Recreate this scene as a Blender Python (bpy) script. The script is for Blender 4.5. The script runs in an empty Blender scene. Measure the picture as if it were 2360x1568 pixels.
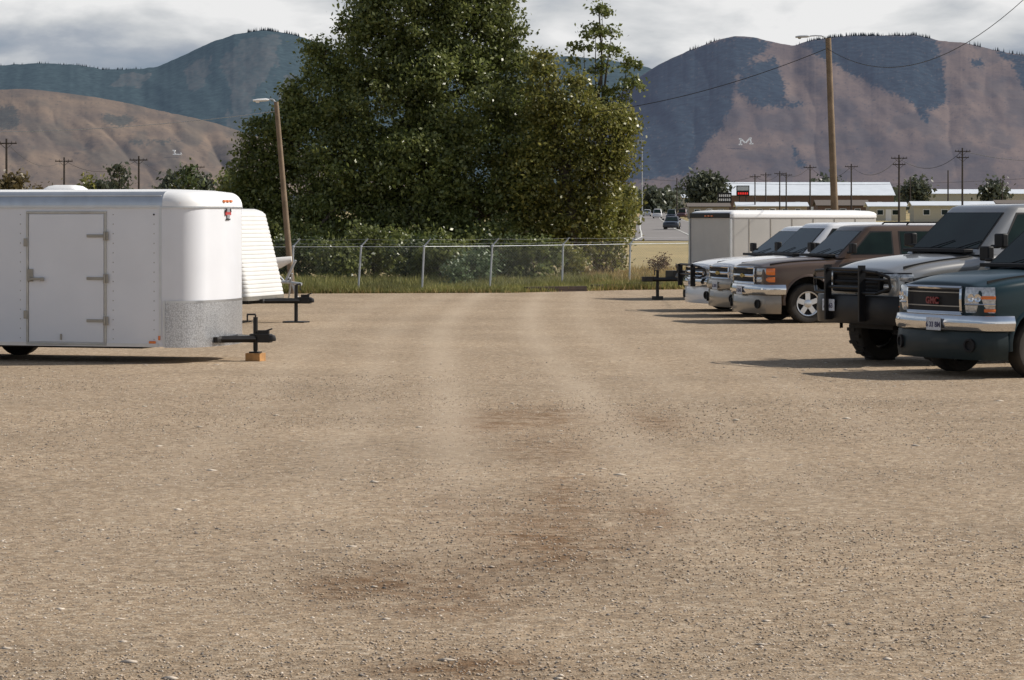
import bpy, math, random
import numpy as np
from mathutils import Vector, Matrix
random.seed(7); rng=np.random.default_rng(11)
sc=bpy.context.scene
F=6600.0; CAMH=2.0
def WX(u,d): return (u-1180.0)/F*d
def WZ(v,d): return CAMH+(500.0-v)/F*d
def gz(y):
    y=np.asarray(y,dtype=float)
    return np.where(y<250,0,(y-250)*0.0052)
# ------------------------------------------------------------ helpers
def link(o,parent=None):
    sc.collection.objects.link(o)
    if parent is not None: o.parent=parent
    return o
def empty(name,loc=(0,0,0),rz=0,parent=None,label=None,cat=None,group=None):
    o=bpy.data.objects.new(name,None); o.location=loc; o.rotation_euler=(0,0,rz); o.empty_display_size=.3
    link(o,parent); tag(o,label,cat,group); return o
def tag(o,label=None,cat=None,group=None,kind=None):
    if label:o["label"]=label
    if cat:o["category"]=cat
    if group:o["group"]=group
    if kind:o["kind"]=kind
    return o
class MB:
    def __init__(s): s.v=[];s.f=[];s.m=[]
    def add(s,vs,fs,m=0):
        b=len(s.v); s.v+= [tuple(p) for p in vs]; s.f+=[tuple(b+i for i in f) for f in fs]; s.m+=[m]*len(fs)
    def box(s,c,d,m=0,rz=0,rx=0,ry=0):
        M=Matrix.Translation(c)@Matrix.Rotation(rz,4,'Z')@Matrix.Rotation(ry,4,'Y')@Matrix.Rotation(rx,4,'X')
        h=[x/2 for x in d]
        vs=[M@Vector((sx*h[0],sy*h[1],sz*h[2])) for sx in(-1,1) for sy in(-1,1) for sz in(-1,1)]
        s.add(vs,[(0,1,3,2),(4,6,7,5),(0,4,5,1),(2,3,7,6),(0,2,6,4),(1,5,7,3)],m)
    def tube(s,p0,p1,r0,r1=None,n=8,m=0):
        if r1 is None:r1=r0
        p0=Vector(p0);p1=Vector(p1);d=(p1-p0)
        if d.length<1e-6:return
        d.normalize(); a=Vector((0,0,1)) if abs(d.z)<.9 else Vector((1,0,0))
        x=d.cross(a).normalized(); y=d.cross(x)
        vs=[];
        for p,r in((p0,r0),(p1,r1)):
            for i in range(n):
                t=2*math.pi*i/n; vs.append(p+x*math.cos(t)*r+y*math.sin(t)*r)
        fs=[(i,(i+1)%n,n+(i+1)%n,n+i) for i in range(n)]+[tuple(range(n-1,-1,-1)),tuple(range(n,2*n))]
        s.add(vs,fs,m)
    def pipe(s,pts,r,n=8,m=0):
        for a,b in zip(pts[:-1],pts[1:]): s.tube(a,b,r,r,n,m)
    def rings(s,R,m=0,cap=True,closed=True):
        n=len(R[0]); vs=[p for r in R for p in r]; fs=[]
        for k in range(len(R)-1):
            for i in range(n if closed else n-1):
                j=(i+1)%n; fs.append((k*n+i,k*n+j,(k+1)*n+j,(k+1)*n+i))
        if cap and closed:
            fs.append(tuple(range(n-1,-1,-1))); fs.append(tuple((len(R)-1)*n+i for i in range(n)))
        s.add(vs,fs,m)
    def lathe(s,prof,c=(0,0,0),n=28,m=0,axis='Y',closedprof=False):
        R=[]
        for r,a in prof:
            ring=[]
            for i in range(n):
                t=2*math.pi*i/n
                if axis=='Y': ring.append((c[0]+r*math.cos(t),c[1]+a,c[2]+r*math.sin(t)))
                else: ring.append((c[0]+r*math.cos(t),c[1]+r*math.sin(t),c[2]+a))
            R.append(ring)
        s.rings(R,m,cap=not closedprof)
    def obj(s,name,mats,parent=None,smooth=35,bevel=0,loc=(0,0,0),rz=0,fixn=True):
        me=bpy.data.meshes.new(name); me.from_pydata(s.v,[],s.f)
        if not isinstance(mats,(list,tuple)): mats=[mats]
        for k in mats: me.materials.append(k)
        me.polygons.foreach_set('material_index',s.m)
        me.update()
        if fixn:
            import bmesh
            bm=bmesh.new(); bm.from_mesh(me); bmesh.ops.recalc_face_normals(bm,faces=bm.faces); bm.to_mesh(me); bm.free()
        if smooth:
            me.shade_smooth(); me.set_sharp_from_angle(angle=math.radians(smooth))
        o=bpy.data.objects.new(name,me); o.location=loc; o.rotation_euler=(0,0,rz)
        link(o,parent)
        if bevel:
            b=o.modifiers.new('b','BEVEL'); b.width=bevel; b.segments=2; b.limit_method='ANGLE'; b.angle_limit=math.radians(40)
        return o
def npmesh(name,V,faces_n,mats,parent=None,smooth=False,attrs=None):
    me=bpy.data.meshes.new(name)
    M,k=faces_n.shape
    me.vertices.add(len(V)); me.vertices.foreach_set('co',V.astype(np.float32).ravel())
    me.loops.add(M*k); me.loops.foreach_set('vertex_index',faces_n.astype(np.int32).ravel())
    me.polygons.add(M); me.polygons.foreach_set('loop_start',np.arange(0,M*k,k,dtype=np.int32))
    try: me.polygons.foreach_set('loop_total',np.full(M,k,dtype=np.int32))
    except Exception: pass
    me.update(calc_edges=True)
    if attrs:
        for an,arr in attrs.items():
            a=me.attributes.new(an,'FLOAT','POINT'); a.data.foreach_set('value',arr.astype(np.float32).ravel())
    if not isinstance(mats,(list,tuple)): mats=[mats]
    for m in mats: me.materials.append(m)
    if smooth: me.shade_smooth()
    me.validate()
    o=bpy.data.objects.new(name,me); link(o,parent); return o
def gridfaces(nr,nc):
    i=np.arange(nr-1)[:,None]*nc+np.arange(nc-1)[None,:]
    i=i.ravel(); return np.stack([i,i+1,i+nc+1,i+nc],1)
def vn(x,y,seed=0):
    x=np.asarray(x,float);y=np.asarray(y,float)
    xi=np.floor(x);yi=np.floor(y);fx=x-xi;fy=y-yi
    fx=fx*fx*(3-2*fx);fy=fy*fy*(3-2*fy)
    def h(a,b):
        t=np.sin(a*127.1+b*311.7+seed*74.7)*43758.5453; return t-np.floor(t)
    return (h(xi,yi)*(1-fx)+h(xi+1,yi)*fx)*(1-fy)+(h(xi,yi+1)*(1-fx)+h(xi+1,yi+1)*fx)*fy
def fbm(x,y,o=4,seed=0):
    s=0;a=.5
    for k in range(o): s=s+a*vn(x*2**k,y*2**k,seed+k); a*=.5
    return s/(1-.5**o)
def inpoly(u,v,P):
    ins=np.zeros(u.shape,bool); n=len(P)
    for i in range(n):
        x1,y1=P[i];x2,y2=P[(i+1)%n]
        c=((y1>v)!=(y2>v))&(u<(x2-x1)*(v-y1)/((y2-y1) if y2!=y1 else 1e-9)+x1)
        ins^=c
    return ins
# ------------------------------------------------------------ materials
def newmat(name):
    m=bpy.data.materials.new(name); m.use_nodes=True
    nt=m.node_tree; b=nt.nodes['Principled BSDF']; return m,nt,b
def N(nt,t,**k):
    n=nt.nodes.new(t)
    for a,v in k.items():
        if hasattr(n,a): setattr(n,a,v)
        else: n.inputs[a.replace('_',' ')].default_value=v
    return n
def mat(name,col,rough=.6,metal=0,var=.12,scale=6,coat=0,bump=0,bscale=60,spec=.5,dirt=0):
    m,nt,b=newmat(name)
    tc=N(nt,'ShaderNodeTexCoord'); no=N(nt,'ShaderNodeTexNoise'); no.inputs['Scale'].default_value=scale; no.inputs['Detail'].default_value=5
    nt.links.new(tc.outputs['Object'],no.inputs['Vector'])
    mr=N(nt,'ShaderNodeMapRange'); mr.inputs[1].default_value=.3; mr.inputs[2].default_value=.7; mr.inputs[3].default_value=1-var; mr.inputs[4].default_value=1+var
    nt.links.new(no.outputs['Fac'],mr.inputs[0])
    mx=N(nt,'ShaderNodeVectorMath',operation='SCALE'); mx.inputs[0].default_value=col
    nt.links.new(mr.outputs[0],mx.inputs['Scale'])
    out=mx.outputs[0]
    if dirt:
        sp=N(nt,'ShaderNodeSeparateXYZ'); nt.links.new(tc.outputs['Object'],sp.inputs[0])
        dr=N(nt,'ShaderNodeMapRange'); dr.inputs[1].default_value=.2; dr.inputs[2].default_value=.95; dr.inputs[3].default_value=dirt; dr.inputs[4].default_value=0
        nt.links.new(sp.outputs['Z'],dr.inputs[0])
        ml=N(nt,'ShaderNodeMath',operation='MULTIPLY'); nt.links.new(dr.outputs[0],ml.inputs[0]); nt.links.new(no.outputs['Fac'],ml.inputs[1])
        mm=N(nt,'ShaderNodeMix',data_type='RGBA'); nt.links.new(ml.outputs[0],mm.inputs['Factor']); nt.links.new(out,mm.inputs['A']); mm.inputs['B'].default_value=(.30,.24,.17,1)
        out=mm.outputs['Result']
    nt.links.new(out,b.inputs['Base Color'])
    b.inputs['Roughness'].default_value=rough; b.inputs['Metallic'].default_value=metal
    b.inputs['Specular IOR Level'].default_value=spec
    b.inputs['Coat Weight'].default_value=coat; b.inputs['Coat Roughness'].default_value=.06
    if bump:
        n2=N(nt,'ShaderNodeTexNoise'); n2.inputs['Scale'].default_value=bscale; nt.links.new(tc.outputs['Object'],n2.inputs['Vector'])
        bp=N(nt,'ShaderNodeBump'); bp.inputs['Strength'].default_value=bump; bp.inputs['Distance'].default_value=.01
        nt.links.new(n2.outputs['Fac'],bp.inputs['Height']); nt.links.new(bp.outputs[0],b.inputs['Normal'])
    return m
M_white=mat('white_panel',(.73,.75,.79),.38,var=.03,scale=2,coat=.3,dirt=.12)
M_white2=mat('white_siding',(.80,.80,.79),.45,var=.03,scale=2)
M_siding=mat('ribbed_siding',(.66,.66,.64),.5,var=.05,scale=2)
M_greyside=mat('aged_panel',(.50,.49,.46),.5,var=.05,scale=2,dirt=.3)
M_alu=mat('aluminium',(.62,.64,.66),.32,1,var=.06,scale=5)
M_rail=mat('brushed_rail',(.55,.57,.59),.38,.85,var=.08,scale=5)
M_frame=mat('door_frame_metal',(.50,.49,.45),.45,.5,var=.15)
M_steel=mat('dull_steel',(.36,.34,.30),.45,.8,var=.1)
M_galv=mat('galvanised',(.46,.48,.50),.5,.4,var=.1)
M_chrome=mat('chrome',(.66,.67,.69),.10,1,var=.05)
M_black=mat('black_paint',(.012,.012,.013),.4,var=.2,dirt=.06,spec=.3)
M_blackp=mat('black_plastic',(.013,.013,.014),.6,var=.2,spec=.3)
M_rubber=mat('rubber',(.014,.0135,.013),.85,var=.3,dirt=.15)
M_glass=mat('window_glass',(.012,.022,.019),.05,var=.4,scale=1.5,spec=.22)
M_lens=mat('lamp_lens',(.50,.52,.53),.12,.3,var=.35,scale=25,coat=1)
M_amber=mat('amber_lens',(.75,.18,.02),.25,var=.1,coat=1)
M_red=mat('red_paint',(.42,.03,.03),.4,var=.1)
M_badge=mat('badge_red',(.22,.025,.025),.4,var=.1)
M_wood=mat('pole_wood',(.20,.145,.095),.85,var=.3,scale=3,bump=.5)
M_woodD=mat('far_pole_wood',(.05,.04,.035),.9,var=.2)
M_timber=mat('dark_timber',(.05,.033,.025),.9,var=.3,bump=.5)
M_block=mat('wood_block',(.42,.22,.08),.8,var=.2,scale=14,bump=.4)
M_wire=mat('wire_black',(.03,.03,.035),.6)
M_plate=mat('plate_face',(.6,.62,.66),.45,var=.2,scale=30)
M_ink=mat('plate_ink',(.05,.05,.12),.5)
M_bark=mat('bark',(.10,.08,.06),.95,var=.35,scale=4,bump=.8,bscale=25)
M_letter=mat('white_rocks',(.9,.9,.88),.8,var=.05)
M_gold=mat('gold_badge',(.5,.38,.12),.3,.8)
def paint(name,c,metal=.25,coat=.7,spec=.5,rough=.36): return mat(name,c,rough,metal,var=.04,scale=3,coat=coat,dirt=.04,spec=spec)
def diamond():
    m,nt,b=newmat('diamond_plate'); tc=N(nt,'ShaderNodeTexCoord'); vo=N(nt,'ShaderNodeTexVoronoi'); vo.inputs['Scale'].default_value=55; vo.inputs['Randomness'].default_value=.8
    nt.links.new(tc.outputs['Object'],vo.inputs['Vector'])
    cr=N(nt,'ShaderNodeValToRGB'); cr.color_ramp.elements[0].color=(.74,.76,.78,1); cr.color_ramp.elements[1].color=(.44,.45,.47,1); cr.color_ramp.elements[0].position=.15; cr.color_ramp.elements[1].position=.7
    nt.links.new(vo.outputs['Distance'],cr.inputs[0]); nt.links.new(cr.outputs[0],b.inputs['Base Color'])
    b.inputs['Metallic'].default_value=.85; b.inputs['Roughness'].default_value=.38
    bp=N(nt,'ShaderNodeBump'); bp.inputs['Strength'].default_value=.3; bp.inputs['Distance'].default_value=.004; bp.invert=True
    nt.links.new(vo.outputs['Distance'],bp.inputs['Height']); nt.links.new(bp.outputs[0],b.inputs['Normal']); return m
M_diamond=diamond()
def leafmat(name,c1,c2,trans=.3,rough=.45):
    m,nt,b=newmat(name); g=N(nt,'ShaderNodeNewGeometry'); cr=N(nt,'ShaderNodeValToRGB')
    cr.color_ramp.elements[0].color=(*c1,1); cr.color_ramp.elements[1].color=(*c2,1)
    nt.links.new(g.outputs['Random Per Island'],cr.inputs[0])
    tc=N(nt,'ShaderNodeTexCoord'); no=N(nt,'ShaderNodeTexNoise'); no.inputs['Scale'].default_value=.45; nt.links.new(tc.outputs['Object'],no.inputs['Vector'])
    mr=N(nt,'ShaderNodeMapRange'); mr.inputs[1].default_value=.35;mr.inputs[2].default_value=.65;mr.inputs[3].default_value=.75;mr.inputs[4].default_value=1.3; nt.links.new(no.outputs['Fac'],mr.inputs[0])
    sc_=N(nt,'ShaderNodeVectorMath',operation='SCALE'); nt.links.new(cr.outputs[0],sc_.inputs[0]); nt.links.new(mr.outputs[0],sc_.inputs['Scale'])
    nt.links.new(sc_.outputs[0],b.inputs['Base Color']); b.inputs['Roughness'].default_value=rough
    tr=N(nt,'ShaderNodeBsdfTranslucent'); nt.links.new(sc_.outputs[0],tr.inputs['Color'])
    mx=N(nt,'ShaderNodeMixShader'); mx.inputs[0].default_value=trans
    nt.links.new(b.outputs[0],mx.inputs[1]); nt.links.new(tr.outputs[0],mx.inputs[2]); nt.links.new(mx.outputs[0],nt.nodes['Material Output'].inputs[0])
    return m
L_green=leafmat('leaf_green',(.080,.105,.026),(.22,.24,.080),.38,.36)
L_yel=leafmat('leaf_olive',(.100,.115,.024),(.27,.25,.07),.38,.38)
L_dark=leafmat('leaf_dark',(.040,.062,.020),(.10,.125,.045))
L_silver=leafmat('leaf_silver',(.08,.12,.05),(.17,.22,.11))
L_far=leafmat('leaf_far',(.055,.07,.048),(.11,.12,.075))  # distance haze mixed into the leaf colour itself, lighter and greyer
L_brown=leafmat('leaf_brown',(.09,.07,.03),(.16,.12,.05))
G_green=leafmat('grass_green',(.12,.14,.035),(.32,.29,.10),.3,.8)
G_dry=leafmat('grass_dry',(.26,.19,.075),(.44,.33,.14),.3,.8)
G_rust=leafmat('weed_rust',(.10,.05,.028),(.18,.11,.06),.2,.8)
# ------------------------------------------------------------ camera
cam=bpy.data.cameras.new('camera'); co=bpy.data.objects.new('camera',cam); link(co); co.location=(0,0,CAMH); co.rotation_euler=(math.pi/2,0,0)
cam.sensor_width=36; cam.lens=36*F/2360; cam.shift_y=-(784-500)/2360.0; cam.clip_start=.5; cam.clip_end=40000; sc.camera=co
# ------------------------------------------------------------ light
el=math.radians(40); az=math.radians(79)
sv=Vector((math.sin(az)*math.cos(el),math.cos(az)*math.cos(el),math.sin(el)))
sl=bpy.data.lights.new('sun','SUN'); sl.energy=4.9; sl.angle=math.radians(.5); sl.color=(1,.935,.85)
so=bpy.data.objects.new('sun',sl); link(so); so.rotation_euler=(-sv).to_track_quat('-Z','Y').to_euler(); so.location=(30,10,40)
w=bpy.data.worlds.new("World"); sc.world=w; w.use_nodes=True; nt=w.node_tree; bg=nt.nodes['Background']; wo=nt.nodes['World Output']
sky=N(nt,'ShaderNodeTexSky'); sky.sky_type='NISHITA'; sky.sun_disc=False; sky.sun_elevation=el; sky.sun_rotation=az; sky.altitude=980; sky.air_density=1.1; sky.dust_density=1.2
nt.links.new(sky.outputs[0],bg.inputs['Color']); bg.inputs['Strength'].default_value=.075
tc=N(nt,'ShaderNodeTexCoord'); mp=N(nt,'ShaderNodeMapping'); mp.inputs['Scale'].default_value=(13,13,36); mp.inputs['Location'].default_value=(1.3,0,.95)
nt.links.new(tc.outputs['Generated'],mp.inputs['Vector'])
n1=N(nt,'ShaderNodeTexNoise'); n1.inputs['Scale'].default_value=1.0; n1.inputs['Detail'].default_value=8; n1.inputs['Roughness'].default_value=.5; n1.inputs['Distortion'].default_value=.2
nt.links.new(mp.outputs[0],n1.inputs['Vector'])
sx=N(nt,'ShaderNodeSeparateXYZ'); nt.links.new(tc.outputs['Generated'],sx.inputs[0])
n1s=N(nt,'ShaderNodeMath',operation='MULTIPLY_ADD'); nt.links.new(n1.outputs['Fac'],n1s.inputs[0]); n1s.inputs[1].default_value=1.5; n1s.inputs[2].default_value=-.24
ax=N(nt,'ShaderNodeMath',operation='MULTIPLY_ADD'); nt.links.new(sx.outputs['X'],ax.inputs[0]); ax.inputs[1].default_value=.75; nt.links.new(n1s.outputs[0],ax.inputs[2])
az_=N(nt,'ShaderNodeMath',operation='MULTIPLY_ADD'); nt.links.new(sx.outputs['Z'],az_.inputs[0]); az_.inputs[1].default_value=5.2; az_.use_clamp=True; nt.links.new(ax.outputs[0],az_.inputs[2])
cr=N(nt,'ShaderNodeValToRGB'); E=cr.color_ramp.elements
E[0].position=.56; E[0].color=(.28,.34,.42,1); E[1].position=.97; E[1].color=(.88,.88,.88,1)
e=E.new(.70); e.color=(.40,.44,.50,1); e=E.new(.82); e.color=(.62,.64,.66,1)
nt.links.new(az_.outputs[0],cr.inputs[0])
bg2=N(nt,'ShaderNodeBackground'); nt.links.new(cr.outputs[0],bg2.inputs['Color']); bg2.inputs['Strength'].default_value=.95
mr=N(nt,'ShaderNodeMapRange'); mr.inputs[1].default_value=.10; mr.inputs[2].default_value=.3; mr.inputs[3].default_value=1; mr.inputs[4].default_value=.18; nt.links.new(sx.outputs['Z'],mr.inputs[0])
ms=N(nt,'ShaderNodeMixShader'); nt.links.new(mr.outputs[0],ms.inputs[0]); nt.links.new(bg.outputs[0],ms.inputs[1]); nt.links.new(bg2.outputs[0],ms.inputs[2]); nt.links.new(ms.outputs[0],wo.inputs[0])
sc.view_settings.view_transform='Standard'; sc.view_settings.look='None'; sc.view_settings.exposure=0
# ------------------------------------------------------------ ground
def ground_mat():
    m,nt,b=newmat('field_ground'); tc=N(nt,'ShaderNodeTexCoord')
    n1=N(nt,'ShaderNodeTexNoise'); n1.inputs['Scale'].default_value=.02; n1.inputs['Detail'].default_value=8; nt.links.new(tc.outputs['Object'],n1.inputs['Vector'])
    n2=N(nt,'ShaderNodeTexNoise'); n2.inputs['Scale'].default_value=1.5; n2.inputs['Detail'].default_value=8; nt.links.new(tc.outputs['Object'],n2.inputs['Vector'])
    cr=N(nt,'ShaderNodeValToRGB'); E=cr.color_ramp.elements; E[0].position=.33;E[0].color=(.12,.12,.045,1);E[1].position=.56;E[1].color=(.36,.27,.12,1)
    ad=N(nt,'ShaderNodeMath',operation='MULTIPLY_ADD'); nt.links.new(n2.outputs['Fac'],ad.inputs[0]); ad.inputs[1].default_value=.4; nt.links.new(n1.outputs['Fac'],ad.inputs[2])
    sb=N(nt,'ShaderNodeMath',operation='SUBTRACT'); nt.links.new(ad.outputs[0],sb.inputs[0]); sb.inputs[1].default_value=.2
    nt.links.new(sb.outputs[0],cr.inputs[0]); nt.links.new(cr.outputs[0],b.inputs['Base Color']); b.inputs['Roughness'].default_value=.95; return m
ys=np.array([-200,-20,20,60,100,150,200,250,300,400,500,650,800,1000,1300,1700,2200,3000,4000,5500,7500,10000,14000.])
xs=np.linspace(-6000,6000,25); X,Y=np.meshgrid(xs,ys); V=np.stack([X,Y,gz(Y)],-1).reshape(-1,3)
g=npmesh('ground',V,gridfaces(len(ys),len(xs)),ground_mat()); tag(g,kind='structure')
def gravel_mat():
    m,nt,b=newmat('gravel'); L=nt.links.new
    tc=N(nt,'ShaderNodeTexCoord')
    def vor(s,r=1): 
        v=N(nt,'ShaderNodeTexVoronoi'); v.inputs['Scale'].default_value=s; L(tc.outputs['Object'],v.inputs['Vector']); return v
    def noi(s,d=6,ro=.5):
        v=N(nt,'ShaderNodeTexNoise'); v.inputs['Scale'].default_value=s; v.inputs['Detail'].default_value=d; v.inputs['Roughness'].default_value=ro; L(tc.outputs['Object'],v.inputs['Vector']); return v
    v1=vor(58); v2=vor(22); nb=noi(.35,6,.6); nf=noi(7,10,.8)
    cr=N(nt,'ShaderNodeValToRGB'); E=cr.color_ramp.elements
    E[0].position=.0;E[0].color=(.13,.098,.068,1);E[1].position=1;E[1].color=(.62,.52,.40,1)
    for p,c in((.18,(.22,.163,.106,1)),(.5,(.345,.252,.163,1)),(.8,(.42,.315,.208,1)),(.93,(.48,.40,.30,1))):
        e=E.new(p); e.color=c
    sp=N(nt,'ShaderNodeSeparateColor'); L(v1.outputs['Color'],sp.inputs[0]); L(sp.outputs[0],cr.inputs[0])
    cr2=N(nt,'ShaderNodeValToRGB'); E=cr2.color_ramp.elements; E[0].position=.05;E[0].color=(.22,.165,.112,1);E[1].position=.98;E[1].color=(.53,.44,.33,1)
    e=E.new(.5); e.color=(.375,.275,.178,1)
    sp2=N(nt,'ShaderNodeSeparateColor'); L(v2.outputs['Color'],sp2.inputs[0]); L(sp2.outputs[1],cr2.inputs[0])
    mx=N(nt,'ShaderNodeMix',data_type='RGBA'); mx.inputs['Factor'].default_value=.4; L(cr.outputs[0],mx.inputs['A']); L(cr2.outputs[0],mx.inputs['B'])
    mr=N(nt,'ShaderNodeMapRange'); mr.inputs[1].default_value=.3;mr.inputs[2].default_value=.7;mr.inputs[3].default_value=.84;mr.inputs[4].default_value=1.12; L(nb.outputs['Fac'],mr.inputs[0])
    mf=N(nt,'ShaderNodeMapRange'); mf.inputs[1].default_value=.3;mf.inputs[2].default_value=.7;mf.inputs[3].default_value=.68;mf.inputs[4].default_value=1.30; L(nf.outputs['Fac'],mf.inputs[0])
    mu=N(nt,'ShaderNodeMath',operation='MULTIPLY'); L(mr.outputs[0],mu.inputs[0]); L(mf.outputs[0],mu.inputs[1])
    s1=N(nt,'ShaderNodeVectorMath',operation='SCALE'); L(mx.outputs['Result'],s1.inputs[0]); L(mu.outputs[0],s1.inputs['Scale'])
    at=N(nt,'ShaderNodeAttribute'); at.attribute_name='stain'
    nn=noi(2.6,10,.75); ml=N(nt,'ShaderNodeMapRange'); ml.inputs[1].default_value=.42;ml.inputs[2].default_value=.60;ml.inputs[3].default_value=.15;ml.inputs[4].default_value=1.0; L(nn.outputs['Fac'],ml.inputs[0])
    m2=N(nt,'ShaderNodeMath',operation='MULTIPLY'); m2.use_clamp=True; L(at.outputs['Fac'],m2.inputs[0]); L(ml.outputs[0],m2.inputs[1])
    st=N(nt,'ShaderNodeMix',data_type='RGBA',blend_type='MULTIPLY'); L(m2.outputs[0],st.inputs['Factor']); L(s1.outputs[0],st.inputs['A']); st.inputs['B'].default_value=(.56,.44,.34,1)
    a2=N(nt,'ShaderNodeAttribute'); a2.attribute_name='track'
    tk=N(nt,'ShaderNodeMix',data_type='RGBA'); L(a2.outputs['Fac'],tk.inputs['Factor']); L(st.outputs['Result'],tk.inputs['A']); tk.inputs['B'].default_value=(.49,.395,.29,1)
    L(tk.outputs['Result'],b.inputs['Base Color']); b.inputs['Roughness'].default_value=.95; b.inputs['Specular IOR Level'].default_value=.2
    bp=N(nt,'ShaderNodeBump'); bp.inputs['Strength'].default_value=.6; bp.inputs['Distance'].default_value=.009; bp.invert=True; L(v1.outputs['Distance'],bp.inputs['Height'])
    bp2=N(nt,'ShaderNodeBump'); bp2.inputs['Strength'].default_value=.5; bp2.inputs['Distance'].default_value=.04; L(nf.outputs['Fac'],bp2.inputs['Height']); L(bp.outputs[0],bp2.inputs['Normal'])
    L(bp2.outputs[0],b.inputs['Normal']); return m
M_gravel=gravel_mat()
xs=np.concatenate([np.linspace(-70,-10,13)[:-1],np.linspace(-10,10,130),np.linspace(10,70,13)[1:]])
ys=np.concatenate([np.linspace(-30,8,8)[:-1],np.linspace(8,50,260)[:-1],np.linspace(50,74.6,60)])
X,Y=np.meshgrid(xs,ys)
edge=np.interp(X,[-70,-6,0,3,10,70],[74.2,74.4,75.2,78,81.5,86])
Yw=np.where(Y>40,40+(Y-40)*(edge-40)/34.6,Y)
Z=.012+.012*(fbm(X*.5,Yw*.5,3,3)-.5)
Z=np.where(Y>40,.012,Z)
stain=np.zeros_like(X)
def pt(u,v): d=13200/(v-500); return WX(u,d),d
for u,v,ru,rv,a in[(1230,965,140,30,1.2),(1080,985,70,24,.9),(1500,975,80,26,.9),(1250,1040,100,28,1.0),(1300,1150,75,60,1.2),(1510,1185,65,42,1.4),(1200,1230,130,46,.9),(900,1345,190,50,1.1),(1050,1400,140,46,.9),(1070,1545,190,34,1.5),(1250,1300,150,60,.7),(1060,1170,100,36,.7),(1380,1260,90,46,.7),(780,1370,70,30,.7)]:
    x0,y0=pt(u,v); rx=ru/F*y0; ry=rv*y0*y0/13200
    stain+=a*np.exp(-(((X-x0)/rx)**2+((Yw-y0)/ry)**2))
stain*=.95
track=np.zeros_like(X)
for cx,am in((-.8,.55),(.75,.55),(-1.7,.3),(1.8,.3),(-2.9,.22),(3.2,.22)):
    c=cx+.35*np.sin(Yw/11.)+.3*(Yw-30)*-.01
    track+=am*np.exp(-((X-c)/.26)**2)*np.clip((Yw-13)/14,0,1)
track*=.35+1.1*fbm(X*1.2,Yw*.22,3,9)
lot=npmesh('gravel_lot',np.stack([X,Yw,Z],-1).reshape(-1,3),gridfaces(len(ys),len(xs)),M_gravel,attrs={'stain':stain,'track':np.clip(track,0,.6)},smooth=True); tag(lot,kind='structure')
def stones(name,n,smin,smax,dmin,dmax,flat,matl,power=1.6,clump=False):
    base=np.array([[1,0,0],[.5,.8,.1],[-.5,.85,-.1],[-1,0,.1],[-.45,-.9,0],[.55,-.8,.05],[.1,.1,1],[-.05,0,-1]])
    tri=[]
    for i in range(6):
        j=(i+1)%6; tri.append((i,j,6)); tri.append((j,i,7))
    tri=np.array(tri)
    d=dmin+(dmax-dmin)*rng.random(n)**power
    x=(rng.random(n)*2-1)*(d*.19+.3)
    if clump:
        keep=fbm(x*.8,d*.4,4,21)+rng.random(n)*.3>.60; d=d[keep];x=x[keep];n=len(d)
    s=smin+(smax-smin)*rng.random(n)**3
    a=rng.random(n)*6.283; ca,sa=np.cos(a),np.sin(a)
    B=base[None]*(1+.35*(rng.random((n,8,1))-.5))*s[:,None,None]*np.array([1,.75,flat])[None,None]
    Vx=B[:,:,0]*ca[:,None]-B[:,:,1]*sa[:,None]+x[:,None]; Vy=B[:,:,0]*sa[:,None]+B[:,:,1]*ca[:,None]+d[:,None]
    Vz=B[:,:,2]+.012+s[:,None]*flat*.2
    V=np.stack([Vx,Vy,Vz],-1).reshape(-1,3); Fc=(tri[None]+np.arange(n)[:,None,None]*8).reshape(-1,3)
    o=npmesh(name,V,Fc,matl); tag(o,kind='stuff'); return o
def stonemat():
    m,nt,b=newmat('loose_stone'); g=N(nt,'ShaderNodeNewGeometry'); cr=N(nt,'ShaderNodeValToRGB'); E=cr.color_ramp.elements
    E[0].color=(.15,.135,.12,1);E[1].color=(.76,.67,.55,1)
    for p,c in((.12,(.23,.20,.175,1)),(.28,(.34,.26,.18,1)),(.6,(.42,.315,.21,1)),(.8,(.49,.40,.31,1)),(.92,(.60,.52,.43,1))): e=E.new(p); e.color=c
    nt.links.new(g.outputs['Random Per Island'],cr.inputs[0]); nt.links.new(cr.outputs[0],b.inputs['Base Color']); b.inputs['Roughness'].default_value=.85; return m
M_stone=stonemat()
stones('gravel',120000,.003,.0115,9.5,36,.55,M_stone,1.25)
stones('gravel',7000,.008,.018,9.5,40,.5,M_stone,1.3,True)
stones('gravel',130,.03,.06,10,45,.2,mat('pale_stone',(.55,.47,.38),.8,var=.3,scale=.7),1.2)
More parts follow.
